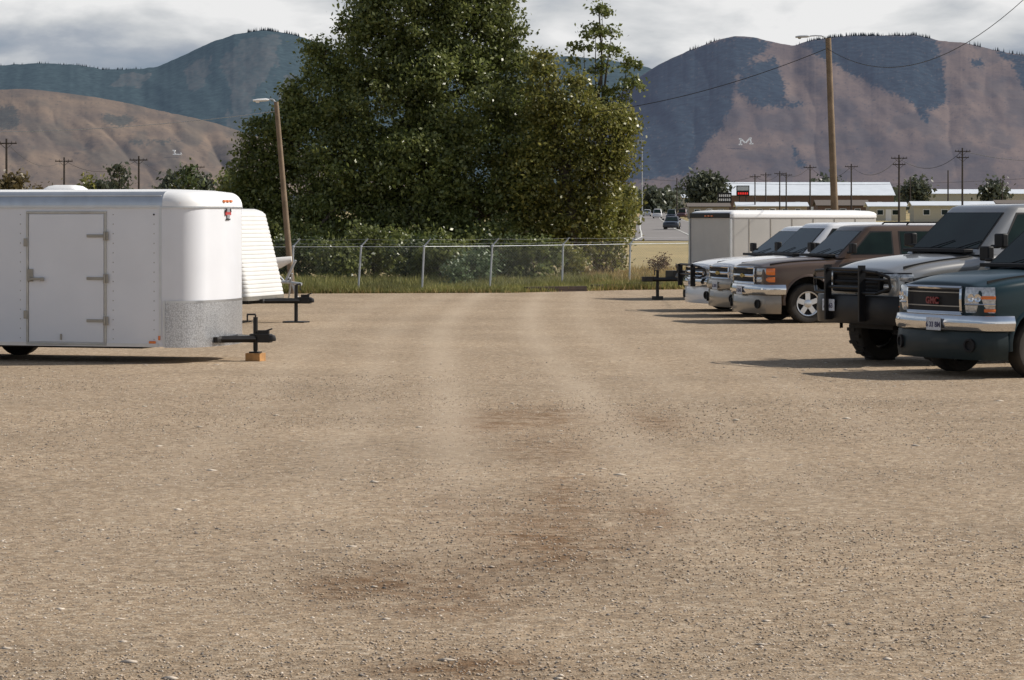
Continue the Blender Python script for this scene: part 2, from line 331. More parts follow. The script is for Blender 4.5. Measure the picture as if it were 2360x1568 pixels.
# ------------------------------------------------------------ hills
def hill_mat(name,tan,tan2,forest,haze,hs,scl=.004):
    m,nt,b=newmat(name); L=nt.links.new; tc=N(nt,'ShaderNodeTexCoord')
    n1=N(nt,'ShaderNodeTexNoise'); n1.inputs['Scale'].default_value=scl; n1.inputs['Detail'].default_value=9; n1.inputs['Roughness'].default_value=.6; L(tc.outputs['Object'],n1.inputs['Vector'])
    n2=N(nt,'ShaderNodeTexNoise'); n2.inputs['Scale'].default_value=scl*14; n2.inputs['Detail'].default_value=6; L(tc.outputs['Object'],n2.inputs['Vector'])
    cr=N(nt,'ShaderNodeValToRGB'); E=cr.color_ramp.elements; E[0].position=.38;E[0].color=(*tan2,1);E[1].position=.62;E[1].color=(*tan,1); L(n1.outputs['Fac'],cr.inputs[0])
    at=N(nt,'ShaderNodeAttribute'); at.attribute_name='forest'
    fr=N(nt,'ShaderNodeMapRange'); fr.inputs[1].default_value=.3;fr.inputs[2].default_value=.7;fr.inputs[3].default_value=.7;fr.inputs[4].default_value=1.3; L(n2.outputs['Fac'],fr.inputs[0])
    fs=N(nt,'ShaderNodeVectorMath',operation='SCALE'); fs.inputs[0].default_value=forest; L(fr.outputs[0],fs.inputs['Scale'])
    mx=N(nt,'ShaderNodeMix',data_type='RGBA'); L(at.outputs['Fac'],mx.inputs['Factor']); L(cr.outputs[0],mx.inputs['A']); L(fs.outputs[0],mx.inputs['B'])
    L(mx.outputs['Result'],b.inputs['Base Color']); b.inputs['Roughness'].default_value=1; b.inputs['Specular IOR Level'].default_value=0
    b.inputs['Emission Color'].default_value=(*haze,1); b.inputs['Emission Strength'].default_value=hs  # aerial haze painted on: the slopes glow faintly blue by themselves
    bp=N(nt,'ShaderNodeBump'); bp.inputs['Strength'].default_value=.3; bp.inputs['Distance'].default_value=8; L(n2.outputs['Fac'],bp.inputs['Height']); L(bp.outputs[0],b.inputs['Normal'])
    return m
def hill(name,D,depth,ridge,u0,u1,basev,polys,m,amp,gul,seed,rough=2.0,nu=520,ntt=110,burn=None,fw=1.0):
    ridge=np.array(ridge,float); us=np.linspace(u0,u1,nu); t=np.linspace(0,1,ntt)
    rv=np.interp(us,ridge[:,0],ridge[:,1])
    k=12; pad=np.pad(rv,k,mode='edge'); rv=np.convolve(pad,np.hanning(2*k+1)/np.hanning(2*k+1).sum(),'valid')
    rv=rv-rough*(fbm(us/18,us*0,4,seed)-.5)*2
    U,T=np.meshgrid(us,t); R=np.broadcast_to(rv,U.shape)
    Y=D+T*depth; zr=WZ(R,D+depth); zb=WZ(basev,D)
    Z=zb+(zr-zb)*(T**.92)
    nz=fbm(U/gul+T*1.5,T*2.2,4,seed+5)-.5
    rid=np.abs(fbm(U/(gul*1.1)+T*.9,T*1.0,3,seed+8)-.5)*2
    Z=Z+amp*(nz*1.3-np.clip(1-rid*1.6,0,1)**1.5*.5)*np.sin(np.pi*np.clip(T,0,1))**.7
    Xw=(U-1180)/F*Y
    pu=U; pv=500-(Z-CAMH)/Y*F
    jit=(fbm(pu/18,pv/14,5,seed+2)-.5)*26; jit2=(fbm(pu/18,pv/14,5,seed+3)-.5)*20
    fo=np.zeros_like(U)
    for P in polys: fo=np.maximum(fo,inpoly(pu+jit,pv+jit2,P).astype(float))
    if burn is not None:
        fo=np.ones_like(U)
        for P in burn: fo=np.where(inpoly(pu+jit*1.6,pv+jit2*1.6,P),.5+.35*vn(pu/6,pv/5,4),fo)
    else:
        for _ in range(4):
            fo=(fo+np.roll(fo,2,0)+np.roll(fo,-2,0)+np.roll(fo,2,1)+np.roll(fo,-2,1))/5
        fo=np.clip((fo-.5+(fbm(pu/4.5,pv/3,3,seed+40)-.5)*1.3)*2.0+.5,0,1)*fw
        fo=np.maximum(fo,np.clip((fbm(pu/6,pv/3.5,3,seed+4)-.72)*4,0,.6))
        fo=np.maximum(fo,np.clip((fbm(pu/60+T,pv/40,4,seed+30)-.52)*3,0,.35))
    X2=Xw[-1]*1.25; Y2=Y[-1]*1.25; Z2=Z[-1]*.3
    V=np.stack([np.vstack([Xw,X2]),np.vstack([Y,Y2]),np.vstack([Z,Z2])],-1)
    fo=np.vstack([fo,fo[-1]])
    o=npmesh(name,V.reshape(-1,3),gridfaces(ntt+1,nu),m,smooth=True,attrs={'forest':fo}); tag(o,kind='structure')
    return us,Xw,Y,Z,pv
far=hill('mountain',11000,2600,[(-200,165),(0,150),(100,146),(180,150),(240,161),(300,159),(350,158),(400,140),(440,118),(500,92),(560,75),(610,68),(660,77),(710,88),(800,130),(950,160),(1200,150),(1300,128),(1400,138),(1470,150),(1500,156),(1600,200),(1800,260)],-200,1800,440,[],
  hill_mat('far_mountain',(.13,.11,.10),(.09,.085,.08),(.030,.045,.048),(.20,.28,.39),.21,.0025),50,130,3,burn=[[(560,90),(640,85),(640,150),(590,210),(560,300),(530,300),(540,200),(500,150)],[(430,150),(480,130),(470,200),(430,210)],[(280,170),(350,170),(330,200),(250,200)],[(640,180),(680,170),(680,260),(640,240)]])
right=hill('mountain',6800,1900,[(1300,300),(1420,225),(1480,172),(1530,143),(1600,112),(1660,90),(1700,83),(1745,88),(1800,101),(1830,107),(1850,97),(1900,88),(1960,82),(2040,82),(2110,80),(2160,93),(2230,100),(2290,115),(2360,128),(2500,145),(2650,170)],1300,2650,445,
  [[(1300,240),(1480,165),(1560,125),(1640,98),(1700,76),(1780,97),(1740,140),(1690,180),(1688,240),(1670,290),(1620,345),(1590,400),(1300,440)],  # left face: real forest, with the slope's shade painted into the same mask
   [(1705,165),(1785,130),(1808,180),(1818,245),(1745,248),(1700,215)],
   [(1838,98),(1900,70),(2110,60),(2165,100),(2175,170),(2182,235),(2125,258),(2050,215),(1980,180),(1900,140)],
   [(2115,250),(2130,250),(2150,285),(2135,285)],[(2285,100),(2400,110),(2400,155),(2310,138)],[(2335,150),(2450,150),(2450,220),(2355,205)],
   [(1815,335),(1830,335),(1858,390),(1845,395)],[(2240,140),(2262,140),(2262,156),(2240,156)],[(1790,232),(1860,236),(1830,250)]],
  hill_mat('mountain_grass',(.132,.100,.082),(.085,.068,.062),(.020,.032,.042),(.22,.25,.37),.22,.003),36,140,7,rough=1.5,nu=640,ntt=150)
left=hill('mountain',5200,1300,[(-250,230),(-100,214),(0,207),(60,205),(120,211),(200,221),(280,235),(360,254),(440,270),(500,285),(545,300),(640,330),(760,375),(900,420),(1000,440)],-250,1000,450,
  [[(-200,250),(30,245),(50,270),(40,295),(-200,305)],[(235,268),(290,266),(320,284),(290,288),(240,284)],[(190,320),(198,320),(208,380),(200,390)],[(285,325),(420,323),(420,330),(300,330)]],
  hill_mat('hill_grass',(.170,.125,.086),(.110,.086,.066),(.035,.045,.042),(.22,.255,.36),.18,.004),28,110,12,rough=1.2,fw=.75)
def on_hill(h,u,v):
    us,Xw,Y,Z,pv=h; j=int(np.argmin(np.abs(us-u))); i=int(np.argmin(np.abs(pv[:,j]-v))); return Xw[i,j],Y[i,j],Z[i,j]
def text_mesh(name,s,size,ext,m,parent,loc,rot,spacing=1,bold=0):
    c=bpy.data.curves.new(name,'FONT'); c.body=s; c.size=size; c.extrude=ext; c.align_x='CENTER'; c.align_y='CENTER'; c.space_character=spacing; c.offset=bold
    t=bpy.data.objects.new('tmp',c); sc.collection.objects.link(t)
    dg=bpy.context.evaluated_depsgraph_get(); me=bpy.data.meshes.new_from_object(t.evaluated_get(dg)); me.name=name
    bpy.data.objects.remove(t)
    me.materials.clear(); me.materials.append(m)
    o=bpy.data.objects.new(name,me); o.location=loc; o.rotation_euler=rot; link(o,parent); return o
def strokes(name,S,w_,m,loc,lab):
    mb=MB()
    for (a,b) in S:
        a=Vector((a[0],0,a[1]));b=Vector((b[0],0,b[1])); d=(b-a).normalized(); n=Vector((-d.z,0,d.x))*w_/2
        vs=[a+n,a-n,b-n,b+n]; vs=[q+Vector((0,-1,0)) for q in vs]+[q+Vector((0,3,0)) for q in vs]
        mb.add(vs,[(0,1,2,3),(4,7,6,5),(0,4,5,1),(1,5,6,2),(2,6,7,3),(3,7,4,0)])
    o=mb.obj(name,m,None,smooth=0,loc=loc); o.rotation_euler=(math.radians(-20),0,0); tag(o,lab,'hillside letter'); return o
x,y,z=on_hill(right,1717,338)
strokes('hillside_letter',[((-13,0),(-11,15)),((-11,15),(0,4)),((0,4),(12,17)),((12,17),(15,2)),((-17,0),(-8,0)),((10,2),(20,2)),((-16,15),(-10,15)),((10,17),(16,17))],3.6,M_letter,(x,y-25,z+5),'large white letter M laid out on the grassy hillside')
x,y,z=on_hill(left,411,361)
strokes('hillside_letter',[((-6,9),(-3,2)),((-8,1),(9,1)),((-9,9.5),(-3,9.5)),((9,1),(8,5))],2.0,M_letter,(x,y-18,z+3),'large white letter L laid out on the grassy hillside')
def ridge_pines(h,u0,u1,n,hmin,hmax,name='forest'):
    us,Xw,Y,Z,pv=h; V=[];Fc=[]
    for k in range(n):
        u=random.uniform(u0,u1); j=int(np.argmin(np.abs(us-u))); 
        if vn(np.array(u/11.),np.array(2.3),5)<.35: continue
        x,y,z=Xw[-1,j],Y[-1,j],Z[-1,j]; x+=random.uniform(-8,8)
        hh=random.uniform(hmin,hmax); r=hh*.2; b=len(V)
        for a in range(5): V.append((x+r*math.cos(a*1.257),y+r*math.sin(a*1.257)-6,z-4))
        V.append((x,y-6,z+hh))
        for a in range(5): Fc.append((b+a,b+(a+1)%5,b+5))
    o=npmesh(name,np.array(V),np.array(Fc),M_ridge); tag(o,kind='stuff')
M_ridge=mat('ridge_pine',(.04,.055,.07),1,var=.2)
ridge_pines(right,1838,2160,330,4,11); ridge_pines(right,1590,1660,40,5,12); ridge_pines(right,2225,2400,60,5,13)
ridge_pines(far,560,700,120,6,18); ridge_pines(far,0,350,160,5,13)
# ------------------------------------------------------------ road
rd=[(235,1440,1850),(264,1465,1725),(350,1465,1640),(500,1470,1580),(700,1474,1550),(900,1478,1532),(1300,1486,1520),(1800,1495,1515)]
yy=np.linspace(235,1800,60); r=np.array(rd)
def roadstrip(name,fl,fr,dz,m,ya=235,yb=1800):
    V=[]
    for d in yy:
        if d<ya or d>yb: continue
        a=WX(np.interp(d,r[:,0],r[:,1]),d); b=WX(np.interp(d,r[:,0],r[:,2]),d)
        V.append((a+(b-a)*fl,d,float(gz(d))+dz)); V.append((a+(b-a)*fr,d,float(gz(d))+dz))
    o=npmesh(name,np.array(V),gridfaces(len(V)//2,2),m); tag(o,kind='structure')
roadstrip('road',0,1,.06,mat('asphalt',(.20,.185,.175),.9,var=.12,scale=.3))
M_line=mat('road_line',(.6,.6,.56),.8)
roadstrip('road_marking',.05,.065,.09,M_line); roadstrip('road_marking',.49,.505,.09,M_line); roadstrip('road_marking',.93,.945,.09,M_line)
# ------------------------------------------------------------ foliage
def crown_mesh(name,lobes,leafm,parent,lpm=3.0,lpc=55,size=.13,cr=.34,seed=1,inner=.55):
    r=np.random.default_rng(seed); Cs=[]
    for (cx,cy,cz,rx,ry,rz) in lobes:
        area=4*math.pi*((rx*ry)**1.6/3+(rx*rz)**1.6/3+(ry*rz)**1.6/3)**(1/1.6)
        n=max(3,int(area*lpm)); d=r.normal(size=(n,3)); d/=np.linalg.norm(d,axis=1)[:,None]
        rad=inner+(1.08-inner)*r.random(n)**.6
        Cs.append(np.array([cx,cy,cz])+d*rad[:,None]*np.array([rx,ry,rz]))
    C=np.concatenate(Cs); n=len(C)
    cs=cr*(.5+r.random(n)); P=(C[:,None,:]+r.normal(size=(n,lpc,3))*cs[:,None,None]*np.array([1,1,.75])*.6).reshape(-1,3)
    k=len(P); a=r.normal(size=(k,3)); a/=np.linalg.norm(a,axis=1)[:,None]; b=r.normal(size=(k,3)); b=np.cross(a,b); b/=np.linalg.norm(b,axis=1)[:,None]
    s=size*(.6+.8*r.random(k))[:,None]
    V=np.stack([P+a*s*.6,P+b*s*.36,P-a*s*.6,P-b*s*.36],1).reshape(-1,3)
    V[:,2]=np.maximum(V[:,2],.02)
    return npmesh(name,V,np.arange(k*4).reshape(-1,4),leafm,parent)
def tree(name,label,cat,base,lobes,leafm,trunk_r=.25,group=None,seed=1,limbs=6,**kw):
    e=empty(name,base,label=label,cat=cat,group=group)
    L=[(l[0]-base[0],l[1]-base[1],l[2]-base[2],*l[3:]) for l in lobes]
    crown_mesh('crown',L,leafm,e,seed=seed,**kw)
    mb=MB(); rr=random.Random(seed)
    tops=sorted(L,key=lambda l:-l[2])
    top=Vector(tops[0][:3]); pts=[Vector((0,0,-.1))]
    for k in range(1,6): pts.append(Vector((top.x*(k/5)**1.5+rr.uniform(-.05,.05)*top.z*.3,top.y*(k/5)**1.5,top.z*k/5)))
    for k in range(5): mb.tube(pts[k],pts[k+1],trunk_r*(1-k*.18),trunk_r*(1-(k+1)*.18)+.01,8)
    for l in rr.sample(L,min(limbs,len(L))):
        k=rr.randint(1,3); a=pts[k]; b=Vector(l[:3]); m=(a+b)/2+Vector((0,0,-.08*b.z))
        mb.tube(a,m,trunk_r*.4,trunk_r*.25,6); mb.tube(m,b,trunk_r*.25,trunk_r*.08,6)
        for q in range(3):
            t=b+Vector((rr.uniform(-1,1)*l[3],rr.uniform(-1,1)*l[4],rr.uniform(.2,1)*l[5])); mb.tube(b,t,trunk_r*.08,.01,5)
    mb.obj('trunk',M_bark,e,smooth=60); return e
def lobesP(L,D,k=.8,s=1.0):
    out=[]
    for i,l in enumerate(L):
        u,v,ru,rv=l[:4]; off=l[4] if len(l)>4 else 0
        d=D+off; out.append((WX(u,d),d,WZ(v,d),ru/F*d*s,max(ru,rv)/F*d*k,rv/F*d*s))
    return out
main=[(960,50,150,110),(870,130,105,95),(1080,80,100,110),(755,225,80,85),(900,250,140,110,-1),(1060,230,140,120,-1),(1160,190,80,95),(715,330,95,85),(820,390,130,95,-1.5),(970,400,140,100,-1.8),(1110,390,140,110,-1.5),(1210,330,80,110,-.5),
 (640,320,60,55),(605,400,55,58),(680,450,95,70),(810,480,110,65,-1.5),(960,510,130,60,-2),(1120,500,130,70,-1.6),(825,50,40,42),(1010,-40,130,70),(745,140,42,45),(1130,35,48,55),(590,305,28,28),(665,205,24,30),(900,10,75,50),(680,270,36,38),(570,350,22,40),(1150,0,28,30),(625,520,85,45),(722,105,20,22),(760,540,70,40),(1175,95,35,50),
 (700,560,90,40,-3),(880,575,100,36,-4),(1030,570,90,36,-4),(1150,560,90,40,-3),(560,420,30,50),(570,500,50,50)]
e=tree('cottonwood_tree','large dense green cottonwood tree behind the chain link fence','tree',(WX(980,96),96,0),lobesP(main,95.5),L_green,.42,limbs=14,seed=3,lpm=4.2,lpc=74,size=.112,cr=.36)
rt=[(1265,230,50,70),(1320,310,75,85),(1395,315,60,75),(1290,410,90,95),(1380,400,62,60),(1245,150,32,42),(1295,510,85,55),(1375,490,46,55),(1320,230,48,48),(1430,370,32,42),(1432,290,30,45),(1240,520,75,45),(1290,575,80,34),(1380,560,50,34),(1210,420,60,90)]
tree('cottonwood_tree','olive green cottonwood tree at the edge of the grove','tree',(WX(1330,93),93,0),lobesP(rt,93.2),L_yel,.25,limbs=7,seed=5,lpm=4.2,lpc=66,size=.108,cr=.36)
sp=[(1388,25,24,20),(1372,72,34,13),(1410,74,14,10),(1345,108,24,11),(1402,118,30,12),(1446,148,28,14),(1328,142,16,10),(1378,160,24,12),(1456,190,28,15),(1414,207,26,14),(1370,222,26,22),(1400,250,28,26),(1435,226,16,12),(1330,205,26,24)]
tree('cottonwood_tree','slender open-crowned cottonwood rising above its neighbours','tree',(WX(1375,97),97,0),lobesP(sp,97,1.0),L_green,.12,limbs=14,seed=8,lpm=6,lpc=30,size=.12,cr=.22,inner=.2)
def bush(label,u,v0,v1,ru,D,leafm,seed,**kw):
    h=WZ(v0,D); R=ru/F*D; r=random.Random(seed)
    L=[(WX(u,D),D,h*.5,R*.8,R*.7,h*.45)]
    for k in range(5): L.append((WX(u,D)+r.uniform(-.6,.6)*R,D+r.uniform(-.5,.5)*R,h*r.uniform(.35,.8),R*r.uniform(.3,.5),R*.4,h*r.uniform(.2,.3)))
    kw.setdefault('size',.10)
    tree('bush',label,'bush',(WX(u,D),D,0),L,leafm,.05,seed=seed,limbs=5,lpm=5.5,lpc=40,cr=.22,**kw)
bush('dark green bush growing behind the fence',700,540,600,80,88,L_dark,31)
bush('dark green bush growing behind the fence',785,545,600,70,85,L_green,42)
bush('dark green bush growing behind the fence',870,515,600,80,86,L_green,32)
bush('low green bush growing behind the fence',960,545,600,75,84,L_dark,33)
bush('silvery green bush growing against the fence',1095,578,650,60,82,L_silver,34)
bush('dark green bush growing behind the fence',1150,535,600,80,87,L_dark,45)
bush('low green bush beside the fence',1225,545,600,75,86,L_green,35)
bush('low green bush beside the fence',1020,560,600,70,83,L_green,43)
bush('silvery green bush growing against the fence',1060,605,650,35,80,L_silver,39)
bush('olive bush at the edge of the grove',1412,450,560,44,96,L_yel,36)
bush('olive bush beside the fence',1300,560,620,60,90,L_yel,37)
bush('dark green bush behind the parked trailers',610,510,600,80,92,L_green,38)
bush('dry reddish weed clump in the field',1520,574,620,20,98,G_rust,40,size=.06)
bush('dry brown brush behind the fence',1390,560,620,24,95,L_brown,44)
def grass(name,n,x0,x1,f0,f1,h0,h1,m,wd=.022,edgef=True):
    x=rng.uniform(x0,x1,n); e_=np.interp(x,[-70,-6,0,3,10,70],[74.2,74.4,75.2,78,81.5,86]); y=e_+f0+(f1-f0)*rng.random(n)**1.2
    cl=fbm(x*1.1,y*.8,3,44); h=(h0+(h1-h0)*rng.random(n))*(.25+1.5*cl); a=rng.random(n)*6.28; ln=h*.8
    P=np.stack([x,y,np.zeros(n)],1); dx=np.stack([np.cos(a)*wd,np.sin(a)*wd,np.zeros(n)],1)
    b=rng.random(n)*6.28; T=P+np.stack([np.cos(b)*ln*rng.random(n),np.sin(b)*ln*rng.random(n),h],1)
    V=np.stack([P-dx,P+dx,T],1).reshape(-1,3); o=npmesh(name,V,np.arange(3*n).reshape(-1,3),m); tag(o,kind='stuff')
grass('grass',36000,-9,5,-.35,3.2,.05,.24,G_green,.016)
grass('grass',12000,-9,12,-.4,1.6,.05,.17,G_dry,.016)
grass('grass',36000,2.2,16,1.0,24,.08,.30,G_dry,.02)
grass('grass',26000,-12,3,3.0,12,.08,.34,G_green,.022)
grass('grass',4000,3,16,1.0,14,.10,.30,G_green,.02)
# ------------------------------------------------------------ fence
fp=[(200,74.6),(360,74.8),(520,75),(672,75.2),(825,75.6),(972,75.8),(1128,77),(1295,80),(1450,83),(1583,85.5),(1715,87),(1850,88.5),(1990,90)]
fpts=[(WX(u,d)+0,d) for u,d in fp]
fe=empty('chain_link_fence',(fpts[4][0],fpts[4][1],0),label='low galvanised chain link fence with barbed wire arms',cat='fence')
ox,oy=fpts[4]
for i,(x,y) in enumerate(fpts):
    mb=MB(); lean=random.uniform(0,.09)
    p1=(lean+.03,0,1.22); mb.tube((0,0,-.05),p1,.027,.027,10); mb.tube(p1,(lean+.21,.05,1.42),.021,.017,6); mb.tube((p1[0],0,1.20),(p1[0],0,1.25),.038,.03,8)
    mb.obj('post',M_galv,fe,loc=(x-ox,y-oy,0))
mb=MB()
for a,b in zip(fpts[:-1],fpts[1:]):
    A=Vector((a[0]-ox,a[1]-oy,0));B=Vector((b[0]-ox,b[1]-oy,0))
    mb.tube(A+Vector((0.03,0,1.21)),B+Vector((0.03,0,1.21)),.009,.009,6)
mb.obj('top_rail',M_galv,fe)
mb=MB()
for a,b in zip(fpts[:-1],fpts[1:]):
    A=Vector((a[0]-ox,a[1]-oy,0));B=Vector((b[0]-ox,b[1]-oy,0))
    for q in(.4,1.0):
        o_=Vector((.04+.17*q,.05*q,1.22+.18*q)); mid=(A+B)/2+o_-Vector((0,0,.02)); mb.tube(A+o_,mid,.0015,.0015,4); mb.tube(mid,B+o_,.0015,.0015,4)
mb.obj('barbed_wire',M_galv,fe)
def mesh_mat():
    m,nt,b=newmat('chain_link'); L=nt.links.new; tc=N(nt,'ShaderNodeTexCoord'); s=N(nt,'ShaderNodeSeparateXYZ'); L(tc.outputs['Object'],s.inputs[0])
    outs=[]
    for op in('ADD','SUBTRACT'):
        a=N(nt,'ShaderNodeMath',operation=op); L(s.outputs['X'],a.inputs[0]); L(s.outputs['Z'],a.inputs[1])
        q=N(nt,'ShaderNodeMath',operation='MULTIPLY'); L(a.outputs[0],q.inputs[0]); q.inputs[1].default_value=1/.075
        f=N(nt,'ShaderNodeMath',operation='FRACT'); L(q.outputs[0],f.inputs[0]); l=N(nt,'ShaderNodeMath',operation='LESS_THAN'); L(f.outputs[0],l.inputs[0]); l.inputs[1].default_value=.05; outs.append(l)
    mx=N(nt,'ShaderNodeMath',operation='MAXIMUM'); L(outs[0].outputs[0],mx.inputs[0]); L(outs[1].outputs[0],mx.inputs[1])
    L(mx.outputs[0],b.inputs['Alpha']); b.inputs['Base Color'].default_value=(.22,.23,.23,1); b.inputs['Metallic'].default_value=.3; b.inputs['Roughness'].default_value=.5; return m
V=[]
for x,y in fpts: V+= [(x-ox+.03,y-oy,.03),(x-ox+.03,y-oy,1.21)]
npmesh('chain_link_mesh',np.array(V),gridfaces(len(fpts),2),mesh_mat(),fe)
def beam(u0,u1,d0,d1,h,lab):
    a=Vector((WX(u0,d0),d0,0));b=Vector((WX(u1,d1),d1,0)); L=(b-a).length; mb=MB()
    mb.box((0,0,h/2),(L,.2,h)); 
    for k in range(3): mb.box((-L/2+L*(k+.5)/3,-.102,h*.5+random.uniform(-.02,.02)),(L/3.3,.01,.012))
    o=mb.obj('timber_beam',M_timber,None,bevel=.012,loc=((a+b)/2),rz=math.atan2((b-a).y,(b-a).x)); tag(o,lab,'timber',group='timbers edging the gravel lot')
beam(1212,1348,75.6,76.6,.15,'weathered dark railway timber edging the gravel lot')
beam(1362,1440,77.2,78.1,.17,'weathered dark railway timber edging the gravel lot')
beam(1446,1522,78.2,79.1,.19,'weathered dark railway timber edging the gravel lot')
# ------------------------------------------------------------ light poles
def light_pole(base,h,lean,r,arm,lab,lampm):
    e=empty('street_lamp',base,label=lab,cat='street lamp')
    mb=MB(); top=Vector((lean,0,h)); R=[]
    for k in range(9):
        t=k/8; R.append([(lean*t+r*(1-.3*t)*math.cos(a*math.pi/6),r*(1-.3*t)*math.sin(a*math.pi/6),h*t) for a in range(12)])
    mb.rings(R); mb.obj('pole',M_wood,e,smooth=60)
    mb=MB(); pts=[top+Vector((0,0,-.18)),top+Vector((-.12*arm,0,.0)),top+Vector((-.3*arm,0,.06)),top+Vector((-.6*arm,0,.07)),top+Vector((-arm,0,.05))]
    mb.pipe(pts,.018,8); mb.obj('bracket',M_galv,e)
    mb=MB(); c=top+Vector((-arm-.12,0,.04))
    mb.rings([[ (c.x+dx,c.y+w_*math.cos(a),c.z+hh*math.sin(a)+dz) for a in np.linspace(0,2*math.pi,12,endpoint=False)] for dx,w_,hh,dz in((.2,.03,.02,.01),(.12,.07,.038,.01),(-.1,.08,.038,0),(-.22,.05,.025,-.01))])
    mb.lathe([(.05,0),(.05,-.03),(.03,-.05)],(c.x-.1,c.y,c.z-.02),12,axis='Z')
    mb.obj('lamp_head',lampm,e,smooth=50)
    return e
light_pole((WX(674,74.0),74.0,0),WZ(235,74),-.42,.085,.26,'leaning wooden pole with small lamp beside the fence',M_white2)
pR=(WX(1930,84),84.0,0); light_pole(pR,WZ(88,84),-.27,.12,.62,'tall wooden pole with curved lamp bracket behind trailer',M_galv)
def wire(name,pts,r,sag,lab,m=M_wire,parent=None,n=24):
    mb=MB()
    for (a,b) in zip(pts[:-1],pts[1:]):
        a=Vector(a);b=Vector(b); P=[a.lerp(b,k/n)-Vector((0,0,sag*4*(k/n)*(1-k/n))) for k in range(n+1)]; mb.pipe(P,r,4)
    o=mb.obj(name,m,parent,smooth=60)
    if parent is None: tag(o,lab,'power line',group='overhead power lines')
    return o
top=(WX(1906,84),84,WZ(112,84))
wire('power_line',[top,(WX(1380,92),92,WZ(258,92))],.011,.25,'black overhead wire strung from the wooden lamp pole')
wire('power_line',[top,(WX(2420,60),60,WZ(-60,60))],.010,1.15,'black overhead wire strung from the wooden lamp pole')
wire('power_line',[(WX(-60,80),80,WZ(305,80)),(WX(640,74),74,WZ(256,74))],.008,.14,'pale twisted overhead wire running to the leaning pole',m=M_galv)
def upole(u,vtop,H,arms,i):
    D=500
    for _ in range(30):
        z0=float(gz(D)); D=max(120,D*( (z0+H-CAMH)/max(.1,(500-vtop)/F*D))**.5)
    z0=float(gz(D)); zt=WZ(vtop,D); hh=zt-z0
    e=empty('utility_pole',(WX(u,D),D,z0),rz=random.uniform(-.15,.15),label='weathered wooden utility pole with crossarms' if arms else 'plain dark wooden utility pole',cat='utility pole',group='utility poles along the road')
    mb=MB(); mb.tube((0,0,-.3),(0,0,hh),.17,.11,8); mb.obj('pole',M_woodD,e)
    if arms:
        for k in range(arms):
            mb=MB(); z=hh-.5-k*.9; mb.box((0,-.14,z),(2.3 if k==0 else 1.8,.1,.13))
            for q in(-1.05,-.6,.6,1.05): mb.tube((q*(1 if k==0 else .78),-.14,z+.06),(q*(1 if k==0 else .78),-.14,z+.24),.04,.03,6)
            for q in(-1,1): mb.tube((q*.7,-.14,z),(0,-.14,z-.6),.025,.025,4)
            mb.obj('crossarm',M_woodD,e)
    return (WX(u,D),D,zt-.4)
P=[]
for i,(u,v,H,a) in enumerate([(15,320,10,1),(148,363,9,1),(320,360,9,1),(455,378,9,1),(1560,410,9,0),(1740,402,9,1),(1765,398,9.5,1),(1797,395,9.5,1),(1812,398,9,1),(1867,380,10,1),(1962,378,10,1),(2072,357,10,2),(2185,393,9,0),(2218,341,11,2),(2310,415,9,0),(2098,408,9,0),(1600,425,8,0)]):
    P.append(upole(u,v,H,a,i))
wire('power_line',[P[9],P[10],P[11],P[13],(WX(2600,430),430,WZ(330,430))],.035,2.0,'dark wires slung between the utility poles')
wire('power_line',[P[4],P[5],P[7],P[9]],.03,1.2,'dark wires slung between the utility poles')
wire('power_line',[(WX(1460,700),700,WZ(412,700)),(WX(2500,700),700,WZ(402,700))],.035,2.0,'dark wires slung between the utility poles')
wire('power_line',[(WX(-200,400),400,WZ(310,400)),P[0],P[1],P[2],P[3]],.02,1.5,'dark wires slung between the utility poles')
mb=MB(); D=600; mb.tube((0,0,0),(0,0,WZ(325,D)-float(gz(D))),.14,.08,8); mb.box((-.2,0,WZ(325,D)-float(gz(D))),(1.6,.3,.2))
o=mb.obj('street_lamp',M_galv,None,loc=(WX(1480,D),D,float(gz(D)))); tag(o,'tall slim grey street lamp beside the road','street lamp')
# ------------------------------------------------------------ vehicles
def front_path(fo,W):
    return [(fo,0),(fo-.008,.3*W),(fo-.03,.55*W),(fo-.065,.75*W),(fo-.12,.9*W),(fo-.21,.975*W),(fo-.36,W),(fo-.56,W)]
def path_pt(H,t):
    s=1 if t>=0 else -1; t=abs(t); i=min(int(t),len(H)-2); f=t-i
    x=H[i][0]*(1-f)+H[i+1][0]*f; y=H[i][1]*(1-f)+H[i+1][1]*f
    def nrm(k):
        k=max(0,min(k,len(H)-2)); dx=H[k+1][0]-H[k][0]; dy=H[k+1][1]-H[k][1]; l=math.hypot(dx,dy); return Vector((dy/l,-dx/l))
    n=(nrm(i-1)*(.5-f)+nrm(i)*(.5+f)).normalized() if f<.5 else (nrm(i)*(1.5-f)+nrm(i+1)*(f-.5)).normalized()
    return x,s*y,n.x,s*n.y
def panel(mb,H,t0,t1,z0,z1,off,thick=.06,m=0,bulge=.012,n=None):
    n=n or max(3,int(abs(t1-t0)*4)+1); R=[]
    for k in range(n):
        t=t0+(t1-t0)*k/(n-1); x,y,nx,ny=path_pt(H,t); ring=[]
        for zz,o in((z0,off-thick),(z0,off-.004),(z0+.012,off+.004),((z0+z1)/2,off+bulge),(z1-.012,off+.004),(z1,off-.004),(z1,off-thick)):
            ring.append((x+nx*o,y+ny*o,zz))
        R.append(ring)
    mb.rings(R,m)
